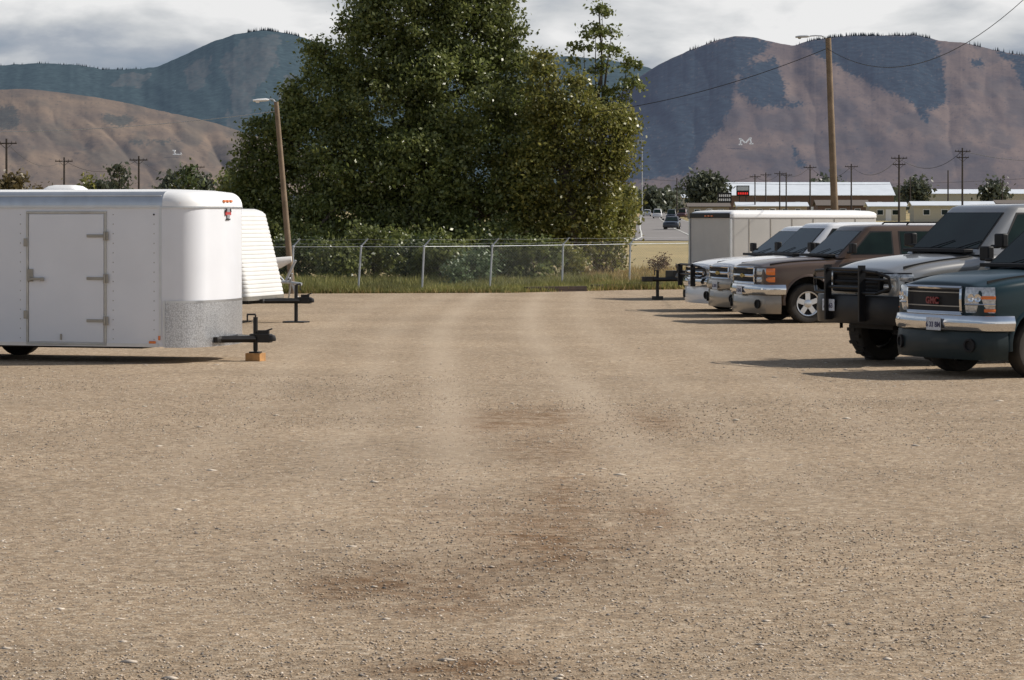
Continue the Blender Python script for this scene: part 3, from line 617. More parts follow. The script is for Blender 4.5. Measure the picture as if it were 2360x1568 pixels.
def wheel(parent,name,x,y,R,wd,side,rimm,style):
    e=empty(name,(x,y,R),parent=parent)
    mb=MB(); rr=R*.62; h=wd/2
    mb.lathe([(rr,-h*.8),(R*.78,-h),(R*.93,-h*.97),(R*.985,-h*.8),(R,-h*.5),(R,h*.5),(R*.985,h*.8),(R*.93,h*.97),(R*.78,h),(rr,h*.8),(rr*.97,0),(rr,-h*.8)],n=36,closedprof=True)
    if R>.41:
        for k in range(30):
            a=k*math.pi/15; mb.box((R*.995*math.cos(a),0.3*h*(1 if k%2 else -1),R*.995*math.sin(a)),(.03,h*1.2,.045),ry=-a)
    mb.obj('tyre',M_rubber,e,smooth=40)
    mb=MB(); s=side
    mb.lathe([(rr*1.01,s*h*.80),(rr*1.0,s*h*.88),(rr*.90,s*h*.84),(rr*.86,s*h*.3),(rr*.99,s*h*.3)],n=32,closedprof=True)
    mb.lathe([(rr*.88,s*h*.26),(rr*.88,s*h*.30)],n=24,m=1)
    ns=5 if style!='steel' else 8
    for k in range(ns):
        a=2*math.pi*k/ns+.3; c=rr*.54
        mb.box((c*math.cos(a),s*h*.60,c*math.sin(a)),(rr*.8,h*.2,rr*(.42 if ns==5 else .3)),ry=-a)
    mb.lathe([(rr*.34,s*h*.4),(rr*.32,s*h*.76),(rr*.16,s*h*.86),(.005,s*h*.86)],n=20)
    mb.obj('rim',[rimm,M_blackp],e,smooth=40,bevel=.006)
    return e
def rr_foot(xf,xr,w,r,z,ns=4):
    pts=[]
    for cx,cy,a0 in((xf-r,w-r,0),(xr+r,w-r,90),(xr+r,-w+r,180),(xf-r,-w+r,270)):
        for k in range(ns+1):
            a=math.radians(a0+90*k/ns); pts.append((cx+r*math.cos(a),cy+r*math.sin(a),z))
    return pts
def vehicle(name,label,cat,loc,theta,p,group='vehicles parked on the gravel lot'):
    e=empty(name,(loc[0],loc[1],0),math.pi+math.radians(theta),label=label,cat=cat,group=group)
    W=p.get('W',.98);wb=p.get('wb',3.4);fo=p.get('fo',.92);ro=p.get('ro',1.25);L=p.get('lift',0);tr=p.get('tr',.375)
    zb=p.get('zb',.36)+L;hf=p.get('hf',1.10)+L;hr=p.get('hr',1.24)+L;belt=p.get('belt',1.27)+L;roof=p.get('roof',1.86)+L
    xw=p.get('xw',-.50);rake=p.get('rake',.62);xr=p['xr'];rrk=p.get('rrake',.18);pm=p['paint'];st=p.get('style','plain');pick=p.get('pickup',False);tail=-(wb+ro)
    rimm=p.get('rim',M_alu)
    def ht(x): 
        if x>xw: 
            f=(fo-x)/(fo-xw); return hf+(hr-hf)*f+.03*math.sin(f*math.pi)
        return belt
    S=[(fo-.05,.86*W,zb+.16,hf-.12,hf-.07),(fo-.07,.90*W,zb+.10,hf-.07,hf-.02),(fo-.14,.955*W,zb+.03,hf-.05,hf)]
    for x in np.linspace(fo-.38,xw+.06,5): S.append((x,W,zb,ht(x)-.07,ht(x)))
    for x in np.linspace(xw-.12,tail+.22,7): S.append((x,W,zb,belt-.03,belt))
    S+= [(tail+.08,.985*W,zb+.02,belt-.04,belt-.01),(tail,.95*W,zb+.12,belt-.08,belt-.04)]
    R=[]
    for x,w_,b_,zs,zt in S:
        half=[(0,b_),(.80*w_,b_),(.96*w_,b_+.05),(w_,b_+.25),(w_,zs-.20),(.985*w_,zs-.05),(.93*w_,zs),(.72*w_,zt-.03),(.66*w_,zt-.002),(0,zt+.012)] if x>xw else [(0,b_),(.80*w_,b_),(.96*w_,b_+.05),(w_,b_+.25),(w_,zs-.20),(.985*w_,zs-.05),(.93*w_,zs),(.72*w_,zt-.01),(.66*w_,zt),(0,zt)]
        ring=[(x,y,z) for y,z in half]+[(x,-y,z) for y,z in half[-2:0:-1]]; R.append(ring)
    mb=MB(); mb.rings(R)
    bo=mb.obj('body',[pm,M_blackp],e,smooth=0)
    sb=bo.modifiers.new('s','SUBSURF'); sb.levels=2; sb.render_levels=2
    cut=MB()
    for ax in(0,-wb):
        for s in(-1,1):
            cut.tube((ax,s*.55*W,tr+.04+L*.25),(ax,s*1.4*W,tr+.04+L*.25),tr+.10,tr+.10,28)
            cut.box((ax,s*.975*W,tr*.4),(2*tr+.2-.02,.85*W,tr*1.1+L))
    if pick: cut.box(((xr+tail)/2-.02,0,belt-.1),(xr-tail-.22,2*W-.26,.5))
    co_=cut.obj('cutter',[M_blackp],None,smooth=0); co_.parent=e
    bm=bo.modifiers.new('b','BOOLEAN'); bm.object=co_; bm.operation='DIFFERENCE'; bm.solver='EXACT'; bm.use_self=True
    try: bm.material_mode='TRANSFER'
    except Exception: pass
    dg=bpy.context.evaluated_depsgraph_get(); dg.update(); me=bpy.data.meshes.new_from_object(bo.evaluated_get(dg))
    bo.modifiers.clear(); bo.data=me; me.name='body'; me.shade_smooth(); me.set_sharp_from_angle(angle=math.radians(42))
    bpy.data.objects.remove(co_)
    mb=MB(); mb.box(((fo+tail)/2,0,zb-.02),(fo-tail-.5,W*1.0,.16)); mb.tube((0,-W*.8,tr),(0,W*.8,tr),.05); mb.tube((-wb,-W*.8,tr),(-wb,W*.8,tr),.06); mb.box((-wb,0,tr),(.25,.25,.22)); mb.box((0,0,tr+.02),(.3,.6,.16))
    mb.box(((xr+tail)/2 if pick else (tail-.4)/2,0,zb+.2),(.3,W*1.3,.25)) 
    mb.obj('chassis',M_blackp,e)
    for ax in(0,-wb):
        for s in(-1,1):
            mb=MB(); rr_=tr+.115; cz=tr+.04+L*.25; Rg=[]
            for k in range(17):
                a=math.radians(-8+196*k/16); c_,s_=math.cos(a),math.sin(a)
                Rg.append([(ax+(rr_-.02)*c_,s*(W-.02),cz+(rr_-.02)*s_),(ax+(rr_-.02)*c_,s*(W+.016),cz+(rr_-.02)*s_),(ax+(rr_+.012)*c_,s*(W+.012),cz+(rr_+.012)*s_),(ax+(rr_+.035)*c_,s*(W-.02),cz+(rr_+.035)*s_)])
            mb.rings(Rg); mb.obj('wheel_arch',p.get('archm',pm),e,smooth=50)
    for s in(-1,1):
        mb=MB(); Rg=[]
        for k in range(9):
            x=fo-.22+(xw+.02-(fo-.22))*k/8; z=ht(x)-.030; y=s*.80*W
            Rg.append([(x,y-.006,z-.03),(x,y+.006,z-.03),(x,y+.006,z+.004),(x,y-.006,z+.004)])
        mb.rings(Rg); mb.obj('hood_seam',M_blackp,e,smooth=0)
    z0=belt-.05; z1=roof-.07
    wf=lambda t:(.925-.15*t)*W
    xf=lambda t:xw-rake*t+.02; xb=lambda t:xr+rrk*t
    zf=lambda t:z0+(z1-z0)*t
    R=[rr_foot(xf(t),xb(t),wf(t),.13,zf(t)) for t in(0,.33,.66,1)]
    for ins,dz in((.025,.035),(.07,.058),(.18,.072),(.4,.082)):
        R.append(rr_foot(xf(1)-ins*1.5,xb(1)+ins,wf(1)-ins,.13,z1+dz))
    mb=MB(); mb.rings(R); mb.obj('cab',pm,e,smooth=50)
    mb=MB(); mb.box((xf(0)+.05,0,belt+.0),(.16,1.5*W,.05)); mb.obj('cowl',M_blackp,e,bevel=.01)
    def pane(nm,pts_t,nrm,base_off=.004):
        a=MB(); c=sum((Vector(q) for q in pts_t),Vector())/len(pts_t); nv=Vector(nrm).normalized()
        out=[Vector(q)+nv*base_off for q in pts_t]; out2=[Vector(q)+nv*(base_off-.02) for q in pts_t]
        inn=[c+(Vector(q)-c)*(1-.035/max(.1,(Vector(q)-c).length))+nv*(base_off+.003) for q in pts_t]
        n=len(out)
        a.rings([out2,out],0,cap=True); a.add(inn,[tuple(range(n))],1)
        return a.obj(nm,[M_blackp,M_glass],e,smooth=0,fixn=True)
    t0,t1=.12,.93
    a=wf(t0)-.10; b=wf(t1)-.09
    nw=Vector((z1-z0,0,rake))
    pane('windshield',[(xf(t0),-a,zf(t0)),(xf(t0),a,zf(t0)),(xf(t1),b,zf(t1)),(xf(t1),-b,zf(t1))],nw)
    pane('rear_window',[(xb(t0),a,zf(t0)),(xb(t0),-a,zf(t0)),(xb(t1),-b,zf(t1)),(xb(t1),b,zf(t1))],(-(z1-z0),0,rrk))
    for s in(1,-1):
        for wi,(a0,a1) in enumerate(p['wins']):
            f0=min(a0,xf(t0)-.20) if wi==0 else a0; f1=(xf(t1)-.13) if wi==0 else a0
            b0=max(a1,xb(t0)+.16); b1=max(a1,xb(t1)+.14)
            q=[(f0,s*wf(t0),zf(t0)),(b0,s*wf(t0),zf(t0)),(b1,s*wf(t1),zf(t1)),(f1,s*wf(t1),zf(t1))]
            pane('side_window',q,(0,s*(z1-z0),.15*W))
        for di,(d0,d1) in enumerate(p.get('doors',[])):
            mb=MB(); zlo=zb+.13; zhi=belt-.17
            mb.box(((d0+d1)/2,s*(W-.006),(zlo+zhi)/2),(d0-d1-.02,.026,zhi-zlo))
            do=mb.obj('door',pm,e,bevel=.01)
            mb=MB(); mb.box((d1+.16,s*(W+.02),zhi-.07),(.17,.03,.035)); mb.box((d1+.16,s*(W+.006),zhi-.07),(.2,.012,.06)); mb.obj('handle',p.get('handle',M_blackp),do,bevel=.008)
        mb=MB(); mb.box((xf(0)-.24,s*(W+.10),belt+.14),(.10,.20,.19)); mb.box((xf(0)-.22,s*(W-.0),belt+.06),(.07,.16,.05)); mb.obj('side_mirror',p.get('mirror',M_blackp),e,bevel=.02)
        if p.get('molding'):
            mb=MB(); mb.box(((-.55-wb+.55)/2,s*(W+.008),zb+.36),(wb-1.1,.02,.06)); mb.obj('side_molding',p['molding'],e,bevel=.006)
    for ax in(0,-wb):
        for s in(1,-1): wheel(e,'wheel',ax,s*(W-.14),tr,.27 if L==0 else .32,s,rimm,p.get('rimstyle','five'))
    H=front_path(fo,W)
    gb=zb+.42
    mb=MB(); panel(mb,H,-5.2,5.2,gb-.02,hf-.065,.0,.12); mb.obj('front_panel',p.get('frontm',pm),e,smooth=50)
    if st=='plain':
        mb=MB(); panel(mb,H,-1.7,1.7,gb+.02,hf-.14,.014,.03); mb.obj('grille',M_blackp,e)
        for s in(1,-1):
            mb=MB(); panel(mb,H,s*2.0,s*4.6,gb+.03,hf-.12,.016,.03); mb.obj('headlight',M_lens,e)
        mb=MB(); panel(mb,H,-6.5,6.5,zb-.02,gb,.05,.15); mb.obj('bumper',p.get('bumperm',pm),e)
    if st in('gmc','chevy','lift'):
        zt=hf-.085; zc=(gb+zt)/2
        gt=2.15
        mb=MB(); panel(mb,H,-gt,gt,gb+.015,zt,.012,.03,0,.0)
        if st=='gmc':
            for k in(0,2): zz=gb+.05+(zt-gb-.06)*(k+.5)/3; panel(mb,H,-gt+.1,gt-.1,zz-.007,zz+.007,.028,.02,1,.003)
        else:
            for k in range(4): zz=gb+.03+(zt-gb-.03)*(k+.5)/4; panel(mb,H,-gt+.05,gt-.05,zz-.010,zz+.010,.026,.02,2,.003)
        gr=mb.obj('grille',[M_blackp,M_steel,M_blackp],e)
        mb=MB()
        panel(mb,H,-gt,gt,zt-.012,zt+.03,.05,.05); panel(mb,H,-gt,gt,gb-.01,gb+.03,.05,.05)
        for s in(1,-1): panel(mb,H,s*(gt-.14),s*(gt+.04),gb+.02,zt+.01,.048,.05,n=3)
        if st!='gmc': panel(mb,H,-gt,gt,zc-.025,zc+.025,.042,.04)
        mb.obj('grille_frame',M_chrome if st!='lift' else M_blackp,gr)
        if st=='gmc': text_mesh('badge','GMC',.115,.008,M_badge,gr,(fo+.040,0,zc-.003),(math.pi/2,0,math.pi/2),1.08,.004)
        elif st=='chevy':
            mb=MB(); mb.box((fo+.05,0,zc),(.02,.20,.045)); mb.box((fo+.05,0,zc),(.02,.07,.075)); mb.obj('badge',M_gold,gr)
        for s in(1,-1):
            mb=MB(); a,b_=s*2.38,s*5.0
            if st=='gmc':
                panel(mb,H,a,b_,gb+.02,zt+.02,.020,.04,0,.02)
                hl=mb.obj('headlight',[M_lens],e)
                for (ta,tb_,za_,zc_) in((s*3.7,s*5.02,zc+.02,zc+.075),(s*4.0,s*5.02,gb+.03,gb+.07)):
                    mb=MB(); panel(mb,H,ta,tb_,za_,zc_,.036,.02,0,.012); mb.obj('turn_signal',M_amber,hl)
                mb=MB(); panel(mb,H,a,b_,zc-.045,zc-.025,.045,.03,0,0); mb.obj('lamp_trim',M_chrome,hl)
                for tt in(2.9,3.5):
                    x_,y_,nx,ny=path_pt(H,s*tt); mb=MB(); mb.lathe([(.055,-.01),(.05,.012),(.012,.0)],(0,0,0),14); rf=mb.obj('reflector',M_chrome,hl,loc=(x_+nx*.035,y_+ny*.035,zc+.045)); rf.rotation_euler=(0,0,math.atan2(ny,nx)-math.pi/2)
            else:
                panel(mb,H,a,s*4.0,zc+.02,zt,.020,.04,0,.01); panel(mb,H,a,s*4.0,gb+.03,zc-.02,.020,.04,0,.01)
                hl=mb.obj('headlight',[M_lens],e)
                for za_,zc_ in((zc+.02,zt),(gb+.03,zc-.02)):
                    mb=MB(); panel(mb,H,s*4.05,s*5.3,za_,zc_,.020,.04,0,.012); mb.obj('turn_signal',M_amber if st=='chevy' else M_lens,hl)
        if st=='lift':
            mb=MB(); panel(mb,H,-4.8,4.8,zb-.02,gb-.06,.16,.22,0,.02); mb.obj('bumper',M_black,e)
        else:
            mb=MB(); panel(mb,H,-6.4,6.4,zb+.215,gb-.015,.07,.16,0,.028); mb.obj('bumper',p.get('bumperm',M_chrome),e,smooth=60)
            mb=MB(); panel(mb,H,-6.0,6.0,zb-.14,zb+.205,.045,.16,0,.02); va=mb.obj('valance',p.get('valm',pm),e)
            for s in(1,-1):
                mb=MB(); x_,y_,nx,ny=path_pt(H,s*2.9); mb.lathe([(.085,-.02),(.085,.02),(.06,.022),(.055,.0)],(0,0,0),18)
                fl=mb.obj('fog_light',M_blackp,va,loc=(x_+nx*.07,y_+ny*.07,zb+.04)); fl.rotation_euler=(0,0,math.atan2(ny,nx)-math.pi/2)
        px_=fo+(.19 if st=='lift' else .108); pz=(gb-.13 if st!='lift' else gb-.20); py=p.get('platey',0)
        mb=MB(); mb.box((px_,py,pz),(.012,.30,.16)); pl=mb.obj('number_plate',M_plate,e,bevel=.004)
        text_mesh('plate_text',p.get('ptext','6 3343'),.09,.002,M_ink,pl,(px_+.008,py,pz-.01),(math.pi/2,0,math.pi/2),1.0,.002)
        if p.get('guard'):
            mb=MB(); gx=fo+.20; lo=p.get('guardlo',.42); hi=p.get('guardhi',.0)
            for s in(1,-1):
                zlo_=gb-lo; zhi_=hf+hi
                mb.box((gx,s*.42,(zlo_+zhi_)/2),(.10,.035,zhi_-zlo_))
                mb.pipe([(gx,s*.42,hf-.04),(gx-.02,s*.75,hf-.06),(gx-.10,s*.92,hf-.12),(gx-.12,s*.93,gb+.05),(gx-.02,s*.75,gb-.02),(gx,s*.42,gb-.02)],.022,8)
                mb.pipe([(gx-.04,s*.42,(gb+hf)/2),(gx-.1,s*.92,(gb+hf)/2)],.016,8)
            mb.tube((gx,-.42,hf-.03),(gx,.42,hf-.03),.024); mb.tube((gx,-.42,gb+.05),(gx,.42,gb+.05),.022)
            mb.obj('grille_guard',M_black,e)
    for s in(-.35,.3):
        mb=MB(); mb.tube((xf(.1)+.03,s,zf(.1)+.01),(xf(.32)+.03,s+.45,zf(.28)+.02),.008,.006,5); mb.obj('wiper',M_blackp,e)
    if p.get('rack'):
        mb=MB()
        for s in(1,-1): mb.pipe([(xf(1)-.9,s*.62*W,roof+.01),(xf(1)-.95,s*.62*W,roof+.05),(xb(1)+.5,s*.62*W,roof+.05),(xb(1)+.45,s*.62*W,roof+.01)],.015)
        for x in(-2.2,-3.0): mb.tube((x,-.62*W,roof+.05),(x,.62*W,roof+.05),.013)
        mb.obj('roof_rack',M_blackp,e)
    for s in(1,-1):
        mb=MB(); mb.box((tail+.01,s*(W-.12),belt-.28),(.05,.14,.32)); mb.obj('tail_light',M_red,e,bevel=.01)
    return e
P_green=paint('teal_green_paint',(.006,.024,.031),0,.22,.28,.30)
P_silver=paint('pewter_paint',(.34,.335,.32),.6,.7,.5,.28)
P_brown=paint('brown_paint',(.082,.052,.036),.15,.4,.4)
P_wht=paint('white_paint',(.82,.82,.82),.0)
P_tan=paint('tan_paint',(.26,.225,.18),.3)
P_val=paint('dark_valance',(.012,.024,.027),0,.1,.25,.5)
suv=dict(xr=-4.25,wins=[(-.8,-1.75),(-1.88,-2.75),(-2.95,-4.0)],doors=[(-.62,-1.80),(-1.82,-2.72)],wb=3.3,ro=1.15)
trk=dict(xr=-2.75,wins=[(-.8,-1.75),(-1.88,-2.6)],doors=[(-.62,-1.80),(-1.82,-2.6)],wb=3.65,ro=1.2,pickup=True)
def place(u,v,theta,near,half=.82):
    d=13200/(v-500); x=WX(u,d); t=math.radians(theta); s=-1 if near else 1
    return (x+s*half*math.sin(t), d-s*half*math.cos(t))
vehicle('pickup_truck','dark teal green pickup truck with chrome bumper','truck',place(2385,872,27,True),27,dict(trk,paint=P_green,valm=P_val,style='gmc',platey=.12,ptext='6 33 BM',zb=.38,hf=1.20,hr=1.33,belt=1.38,roof=1.95,xw=-.45,bumperm=M_chrome))
vehicle('pickup_truck','lifted silver pickup truck with black front and grille guard','truck',place(2030,831,26,False),26,dict(trk,paint=P_silver,frontm=M_black,archm=M_black,style='lift',lift=.22,tr=.44,guard=True,guardlo=.40,guardhi=.03,platey=-.42,ptext='AT 63',zb=.36,hf=1.10,hr=1.28,belt=1.32,roof=1.95,xw=-.45))
vehicle('suv','brown suv with chrome bumper and roof rack','car',place(1857,746,15,True),15,dict(suv,paint=P_brown,valm=P_tan,style='chevy',rack=True,molding=M_steel,hf=1.12,hr=1.23,belt=1.27,roof=1.84,zb=.33,xw=-.62))
vehicle('suv','white suv with chrome grille between two vehicles','car',place(1727,726,15,False),15,dict(suv,paint=P_wht,style='chevy',valm=P_tan,bumperm=P_tan,hf=1.08,hr=1.22,belt=1.25,roof=1.88,zb=.34))
vehicle('pickup_truck','white pickup truck with black grille guard','truck',place(1668,714,15,False),15,dict(trk,paint=P_wht,style='chevy',guard=True,guardlo=.2,guardhi=-.02,hf=1.02,hr=1.16,belt=1.2,roof=1.80,zb=.32,xw=-.55,rake=.75))
def roadcar(u,d,col,lab,cat,yaw,suvish=False,name='car'):
    z=float(gz(d))
    pp=dict(xr=-3.1,wins=[(-.9,-1.75),(-1.85,-2.7)],doors=[(-.7,-1.8)],wb=2.75,ro=.9,paint=col,W=.9,hf=.85,hr=1.0,belt=1.02,roof=1.5 if not suvish else 1.85,zb=.26,tr=.33,bumperm=col)
    e=vehicle(name,lab,cat,(WX(u,d),d),yaw,pp,group='cars travelling on the road'); e.location.z=z+.1; return e
P_dk=paint('dark_blue_paint',(.02,.025,.04)); P_rd=paint('dark_red_paint',(.07,.02,.02)); P_lt=paint('light_silver_paint',(.6,.6,.6))
roadcar(1547,335,P_dk,'dark blue car driving on the asphalt road','car',83)
roadcar(1547,520,P_dk,'dark suv driving on the asphalt road','car',84,True)
roadcar(1571,580,P_rd,'dark red car driving on the asphalt road','car',80,True)
roadcar(1491,640,P_lt,'light silver car driving on the asphalt road','car',86)
roadcar(1515,560,P_lt,'white van driving on the asphalt road','van',86,True,'van')
# ------------------------------------------------------------ enclosed trailers
def foot(L,W,r,z,ins=0,bow=0,n=10,rb=.05):
    r=max(.02,r-ins*.6); pts=[]
    def arc(cx,cy,a0,a1,rr,k):
        for i in range(k+1):
            a=math.radians(a0+(a1-a0)*i/k); pts.append((cx+rr*math.cos(a),cy+rr*math.sin(a)))
    arc(-ins-r,-(W-ins)+r,-90,0,r,n)
    for q in np.linspace(-.8,.8,5): pts.append((-ins+bow*(1-q*q),q*(W-ins-r)))
    arc(-ins-r,(W-ins)-r,0,90,r,n)
    arc(-L+ins+rb,(W-ins)-rb,90,180,rb,2); arc(-L+ins+rb,-(W-ins)+rb,180,270,rb,2)
    return [(x,y,z) for x,y in pts]
def tongue(e,zr,length=1.0):
    mb=MB()
    for s in(1,-1): mb.tube((-.45,s*.62,zr),(length-.18,s*.05,zr),.05,.05,4)
    mb.box((length-.12,0,zr+.01),(.30,.12,.12)); mb.box((-.3,0,zr),(.1,1.4,.1)); mb.box((.05,0,zr),(.08,.95,.08))
    to=mb.obj('tongue',M_black,e,bevel=.008)
    mb=MB(); mb.lathe([(.02,.03),(.055,.02),(.07,-.03),(.065,-.06)],(length+.03,0,zr+.03),14,axis='Z'); mb.box((length-.08,0,zr+.09),(.16,.05,.06)); mb.box((length-.02,0,zr+.12),(.14,.03,.02),ry=-.3); mb.obj('coupler',M_black,to,bevel=.006)
    return to
phi=math.radians(-16)
cn=(-4.25,38.6); c0=(cn[0]+1.0*math.sin(-phi),cn[1]+1.0*math.cos(phi))
T=empty('cargo_trailer',(c0[0],c0[1],0),phi,label='white enclosed cargo trailer with diamond plate nose guard',cat='trailer')
Lc=5.6;Wc=1.0;rc=.42;zb=.24;zt=2.38;BW=.07
mb=MB(); mb.rings([foot(Lc,Wc,rc,z,0,BW) for z in(zb,.9,1.5,zt-.24)]); mb.obj('body',M_white,T,smooth=30)
mb=MB(); R=[]
for k in range(7):
    a=math.radians(90*k/6); R.append(foot(Lc,Wc,rc,zt-.24+.20*math.sin(a),-.008+.17*(1-math.cos(a)),BW))
R.append(foot(Lc,Wc,rc,zt-.015,.35,.05)); R.append(foot(Lc,Wc,rc,zt,.7,.02)); mb.rings(R)
mb.obj('roof',M_white2,T,smooth=40)
for s in(-1,1):
    mb=MB(); R=[]
    for x in(-.50,-Lc+.12):
        ring=[]
        for k in range(9):
            a=math.radians(90*k/8); ins=-.008+.17*(1-math.cos(a)); ring.append((x,s*(Wc-ins+.004*math.cos(a)),zt-.24+.20*math.sin(a)+.004*math.sin(a)))
        ring+=[(x,s*(Wc-.2),zt-.06),(x,s*(Wc-.03),zt-.238)]; R.append(ring)
    mb.rings(R); mb.obj('roof_rail',M_rail,T,smooth=40)
mb=MB(); mb.box((-Lc/2-.25,-Wc-.010,zt-.238),(Lc-.55,.024,.026)); mb.box((-Lc/2-.25,-Wc+.045,zt-.095),(Lc-.55,.03,.012))
mb.rings([foot(Lc,Wc,rc,z,-.014,BW) for z in(zt-.262,zt-.242)]); mb.obj('roof_trim',M_alu,T)
mb=MB(); f1=[q for q in foot(Lc,Wc,rc,0,-.006,BW)]; n_=len(f1)-6
a=[f1[i] for i in range(n_)]; a=[(a[0][0]-.06,a[0][1],0)]+a+[(a[-1][0]-.06,a[-1][1],0)]
R=[[(x,y,z) for x,y,_ in a] for z in(zb-.01,.84)]; mb.rings(R,0,cap=False,closed=False); mb.obj('stone_guard',M_diamond,T,smooth=40,fixn=False)
mb=MB(); R=[[(x*1.0+.003*(1 if x>-.3 else 0),y*1.004,z) for x,y,_ in a] for z in(.835,.865)]; mb.rings(R,0,cap=False,closed=False)
for s in(-1,1): mb.box((-.47,s*(Wc+.012),(zb+.86)/2),(.03,.012,.62))
mb.obj('guard_trim',M_alu,T,smooth=40,fixn=False)
mb=MB(); mb.box((-Lc/2-.25,-Wc-.004,zb+.02),(Lc-.6,.012,.05)); mb.box((-.53,-Wc-.004,1.25),(.03,.010,1.75))
mb.obj('corner_trim',M_alu,T)
mb=MB()
for x in(-.62,-1.22,-2.60,-3.1,-3.7):
    for z in np.arange(zb+.1,zt-.28,.13): mb.lathe([(.008,0),(.006,-.005),(.001,-.007)],(x,-Wc-.0005,z),6)
mb.obj('rivet_row',M_steel,T)
mb=MB()
for x in(-3.15,-4.4): mb.box((x,-Wc-.001,1.2),(.006,.006,1.8))
mb.obj('panel_seam',M_steel,T)
xd0,xd1=-1.33,-2.49; zd0,zd1=.265,2.06
mb=MB()
mb.box(((xd0+xd1)/2,-Wc-.006,zd1),(xd0-xd1+.035,.028,.032)); mb.box(((xd0+xd1)/2,-Wc-.006,zd0),(xd0-xd1+.035,.028,.032))
for x in(xd0,xd1): mb.box((x,-Wc-.006,(zd0+zd1)/2),(.032,.030,zd1-zd0-.032))
fr=mb.obj('door_frame',M_frame,T,bevel=.005)
mb=MB(); mb.box(((xd0+xd1)/2,-Wc-.006,(zd0+zd1)/2),(xd0-xd1-.05,.020,zd1-zd0-.05)); dr=mb.obj('door',M_white,T,bevel=.006)
for z in(1.74,1.16,.585):
    mb=MB(); mb.box((xd0-.12,-Wc-.026,z),(.30,.014,.04)); mb.tube((xd0,-Wc-.04,z-.06),(xd0,-Wc-.04,z+.06),.018); mb.box((xd0+.02,-Wc-.03,z),(.06,.012,.12)); mb.obj('hinge',M_steel,dr,bevel=.003)
mb=MB(); mb.box((xd1+.05,-Wc-.03,1.20),(.085,.02,.17)); mb.box((xd1+.15,-Wc-.05,1.15),(.22,.02,.035)); mb.box((xd1+.24,-Wc-.055,1.145),(.05,.03,.05)); mb.tube((xd1+.05,-Wc-.02,1.15),(xd1+.05,-Wc-.06,1.15),.03); mb.obj('handle',M_steel,dr,bevel=.004)
for z in(1.65,.66):
    mb=MB(); mb.box((xd1-.02,-Wc-.03,z),(.05,.02,.11)); mb.obj('latch',M_steel,dr,bevel=.003)
mb=MB(); mb.box((-1.98,-Wc-.03,.36),(.02,.02,.08)); mb.obj('door_stop',M_steel,dr)
def lampm(parent,c,d,m=M_amber,nm='marker_lamp'): 
    b=MB(); b.box(c,d); b.obj(nm,m,parent,bevel=.008)
lampm(T,(-.30,-Wc+.045,2.175),(.10,.03,.04))
for q in(-.12,0,.12): lampm(T,(BW+.0,q-.05,2.215),(.03,.075,.035))
lampm(T,(-.64,-Wc-.012,.30),(.10,.02,.035)); lampm(T,(-.54,-Wc-.012,.36),(.03,.02,.06)); 
mb=MB(); mb.lathe([(.012,0),(.012,-.01),(.002,-.012)],(-.62,-Wc-.002,2.03),8); mb.obj('screw_cap',M_black,T)
mb=MB(); ex=BW+.008
mb.box((ex,-.05,2.05),(.008,.20,.055),1); 
for s in(-1,1): mb.box((ex+.002,-.05+s*.085,2.085),(.008,.035,.05),2,rx=s*.5)
mb.box((ex+.002,-.05,2.09),(.008,.10,.05),0); mb.box((ex+.001,-.05,2.005),(.008,.09,.05),0); mb.box((ex+.001,-.05,1.965),(.008,.14,.02),2)
mb.obj('emblem',[mat('grey_ink',(.25,.25,.27),.5),M_red,M_black],T)
tongue(T,.32,length=.66)
mb=MB(); xj=.46
mb.tube((xj,0,.16),(xj,0,.62),.032,.032,10); mb.tube((xj,0,.10),(xj,0,.2),.026); mb.box((xj,0,.135),(.14,.14,.02)); mb.pipe([(xj,0,.62),(xj,0,.655),(xj-.12,0,.655),(xj-.12,0,.55)],.012); mb.box((xj,0,.35),(.12,.12,.05))
mb.obj('jack',M_black,T)
for x in(-3.5,-4.35):
    for s in(-1,1): wheel(T,'wheel',x,s*.86,.33,.2,s,M_white2,'steel')
mb=MB(); mb.box((-3.1,0,.25),(4.4,1.5,.10)); mb.obj('frame',M_black,T)
mb=MB(); mb.rings([rr_foot(-2.15+q,-2.62-q,.22+q,.08,z) for q,z in((.02,zt-.02),(.02,zt+.01),(-.03,zt+.05),(-.10,zt+.065))]); mb.obj('roof_vent',M_white2,T)
cj=Matrix.Rotation(phi,3,'Z')@Vector((xj,0,0)); bx,by=c0[0]+cj.x,c0[1]+cj.y
mb=MB(); mb.box((0,0,.06),(.22,.2,.115)); o=mb.obj('wood_block',M_block,None,bevel=.006,loc=(bx,by,.008),rz=-.35); tag(o,'orange-brown wooden block under the trailer jack','block')
# travel trailer behind
T2=empty('travel_trailer',(-4.62,54.0,0),math.radians(-15),label='white travel trailer with ribbed siding and raked front',cat='trailer')
R=[]
zl=np.linspace(.5,2.15,127)
for i,z in enumerate(zl):
    f=(z-.5)/1.65; back=.40*f**1.1+(.16*max(0,(f-.93)/.07)**2); rib=(0,.010,.012,.012,.011,.010)[i%6]
    ins=.0+(.08*max(0,(f-.94)/.06)**2)
    q=foot(4.6,1.0-ins+rib,.12,z,0,.02); R.append([((x-back*(1 if x>-1 else 0))+rib*(1 if x>-1 else 0),y,zc) for x,y,zc in q])
mb=MB(); mb.rings(R); mb.obj('body',M_siding,T2,smooth=25)
mb=MB(); mb.rings([foot(4.6,1.02,.13,z,-.01,.02) for z in(.44,.52)]); mb.obj('skirt_trim',M_steel,T2)
mb=MB(); mb.box((-2.4,-1.016,1.5),(1.0,.02,.55)); mb.obj('side_window',M_glass,T2)
tongue(T2,.42,length=.84)
mb=MB(); mb.tube((.58,0,.03),(.58,0,.72),.035,.035,10); mb.box((.58,0,.02),(.42,.34,.035)); mb.pipe([(.58,0,.72),(.66,0,.74),(.66,0,.62)],.012); mb.obj('jack',M_black,T2)
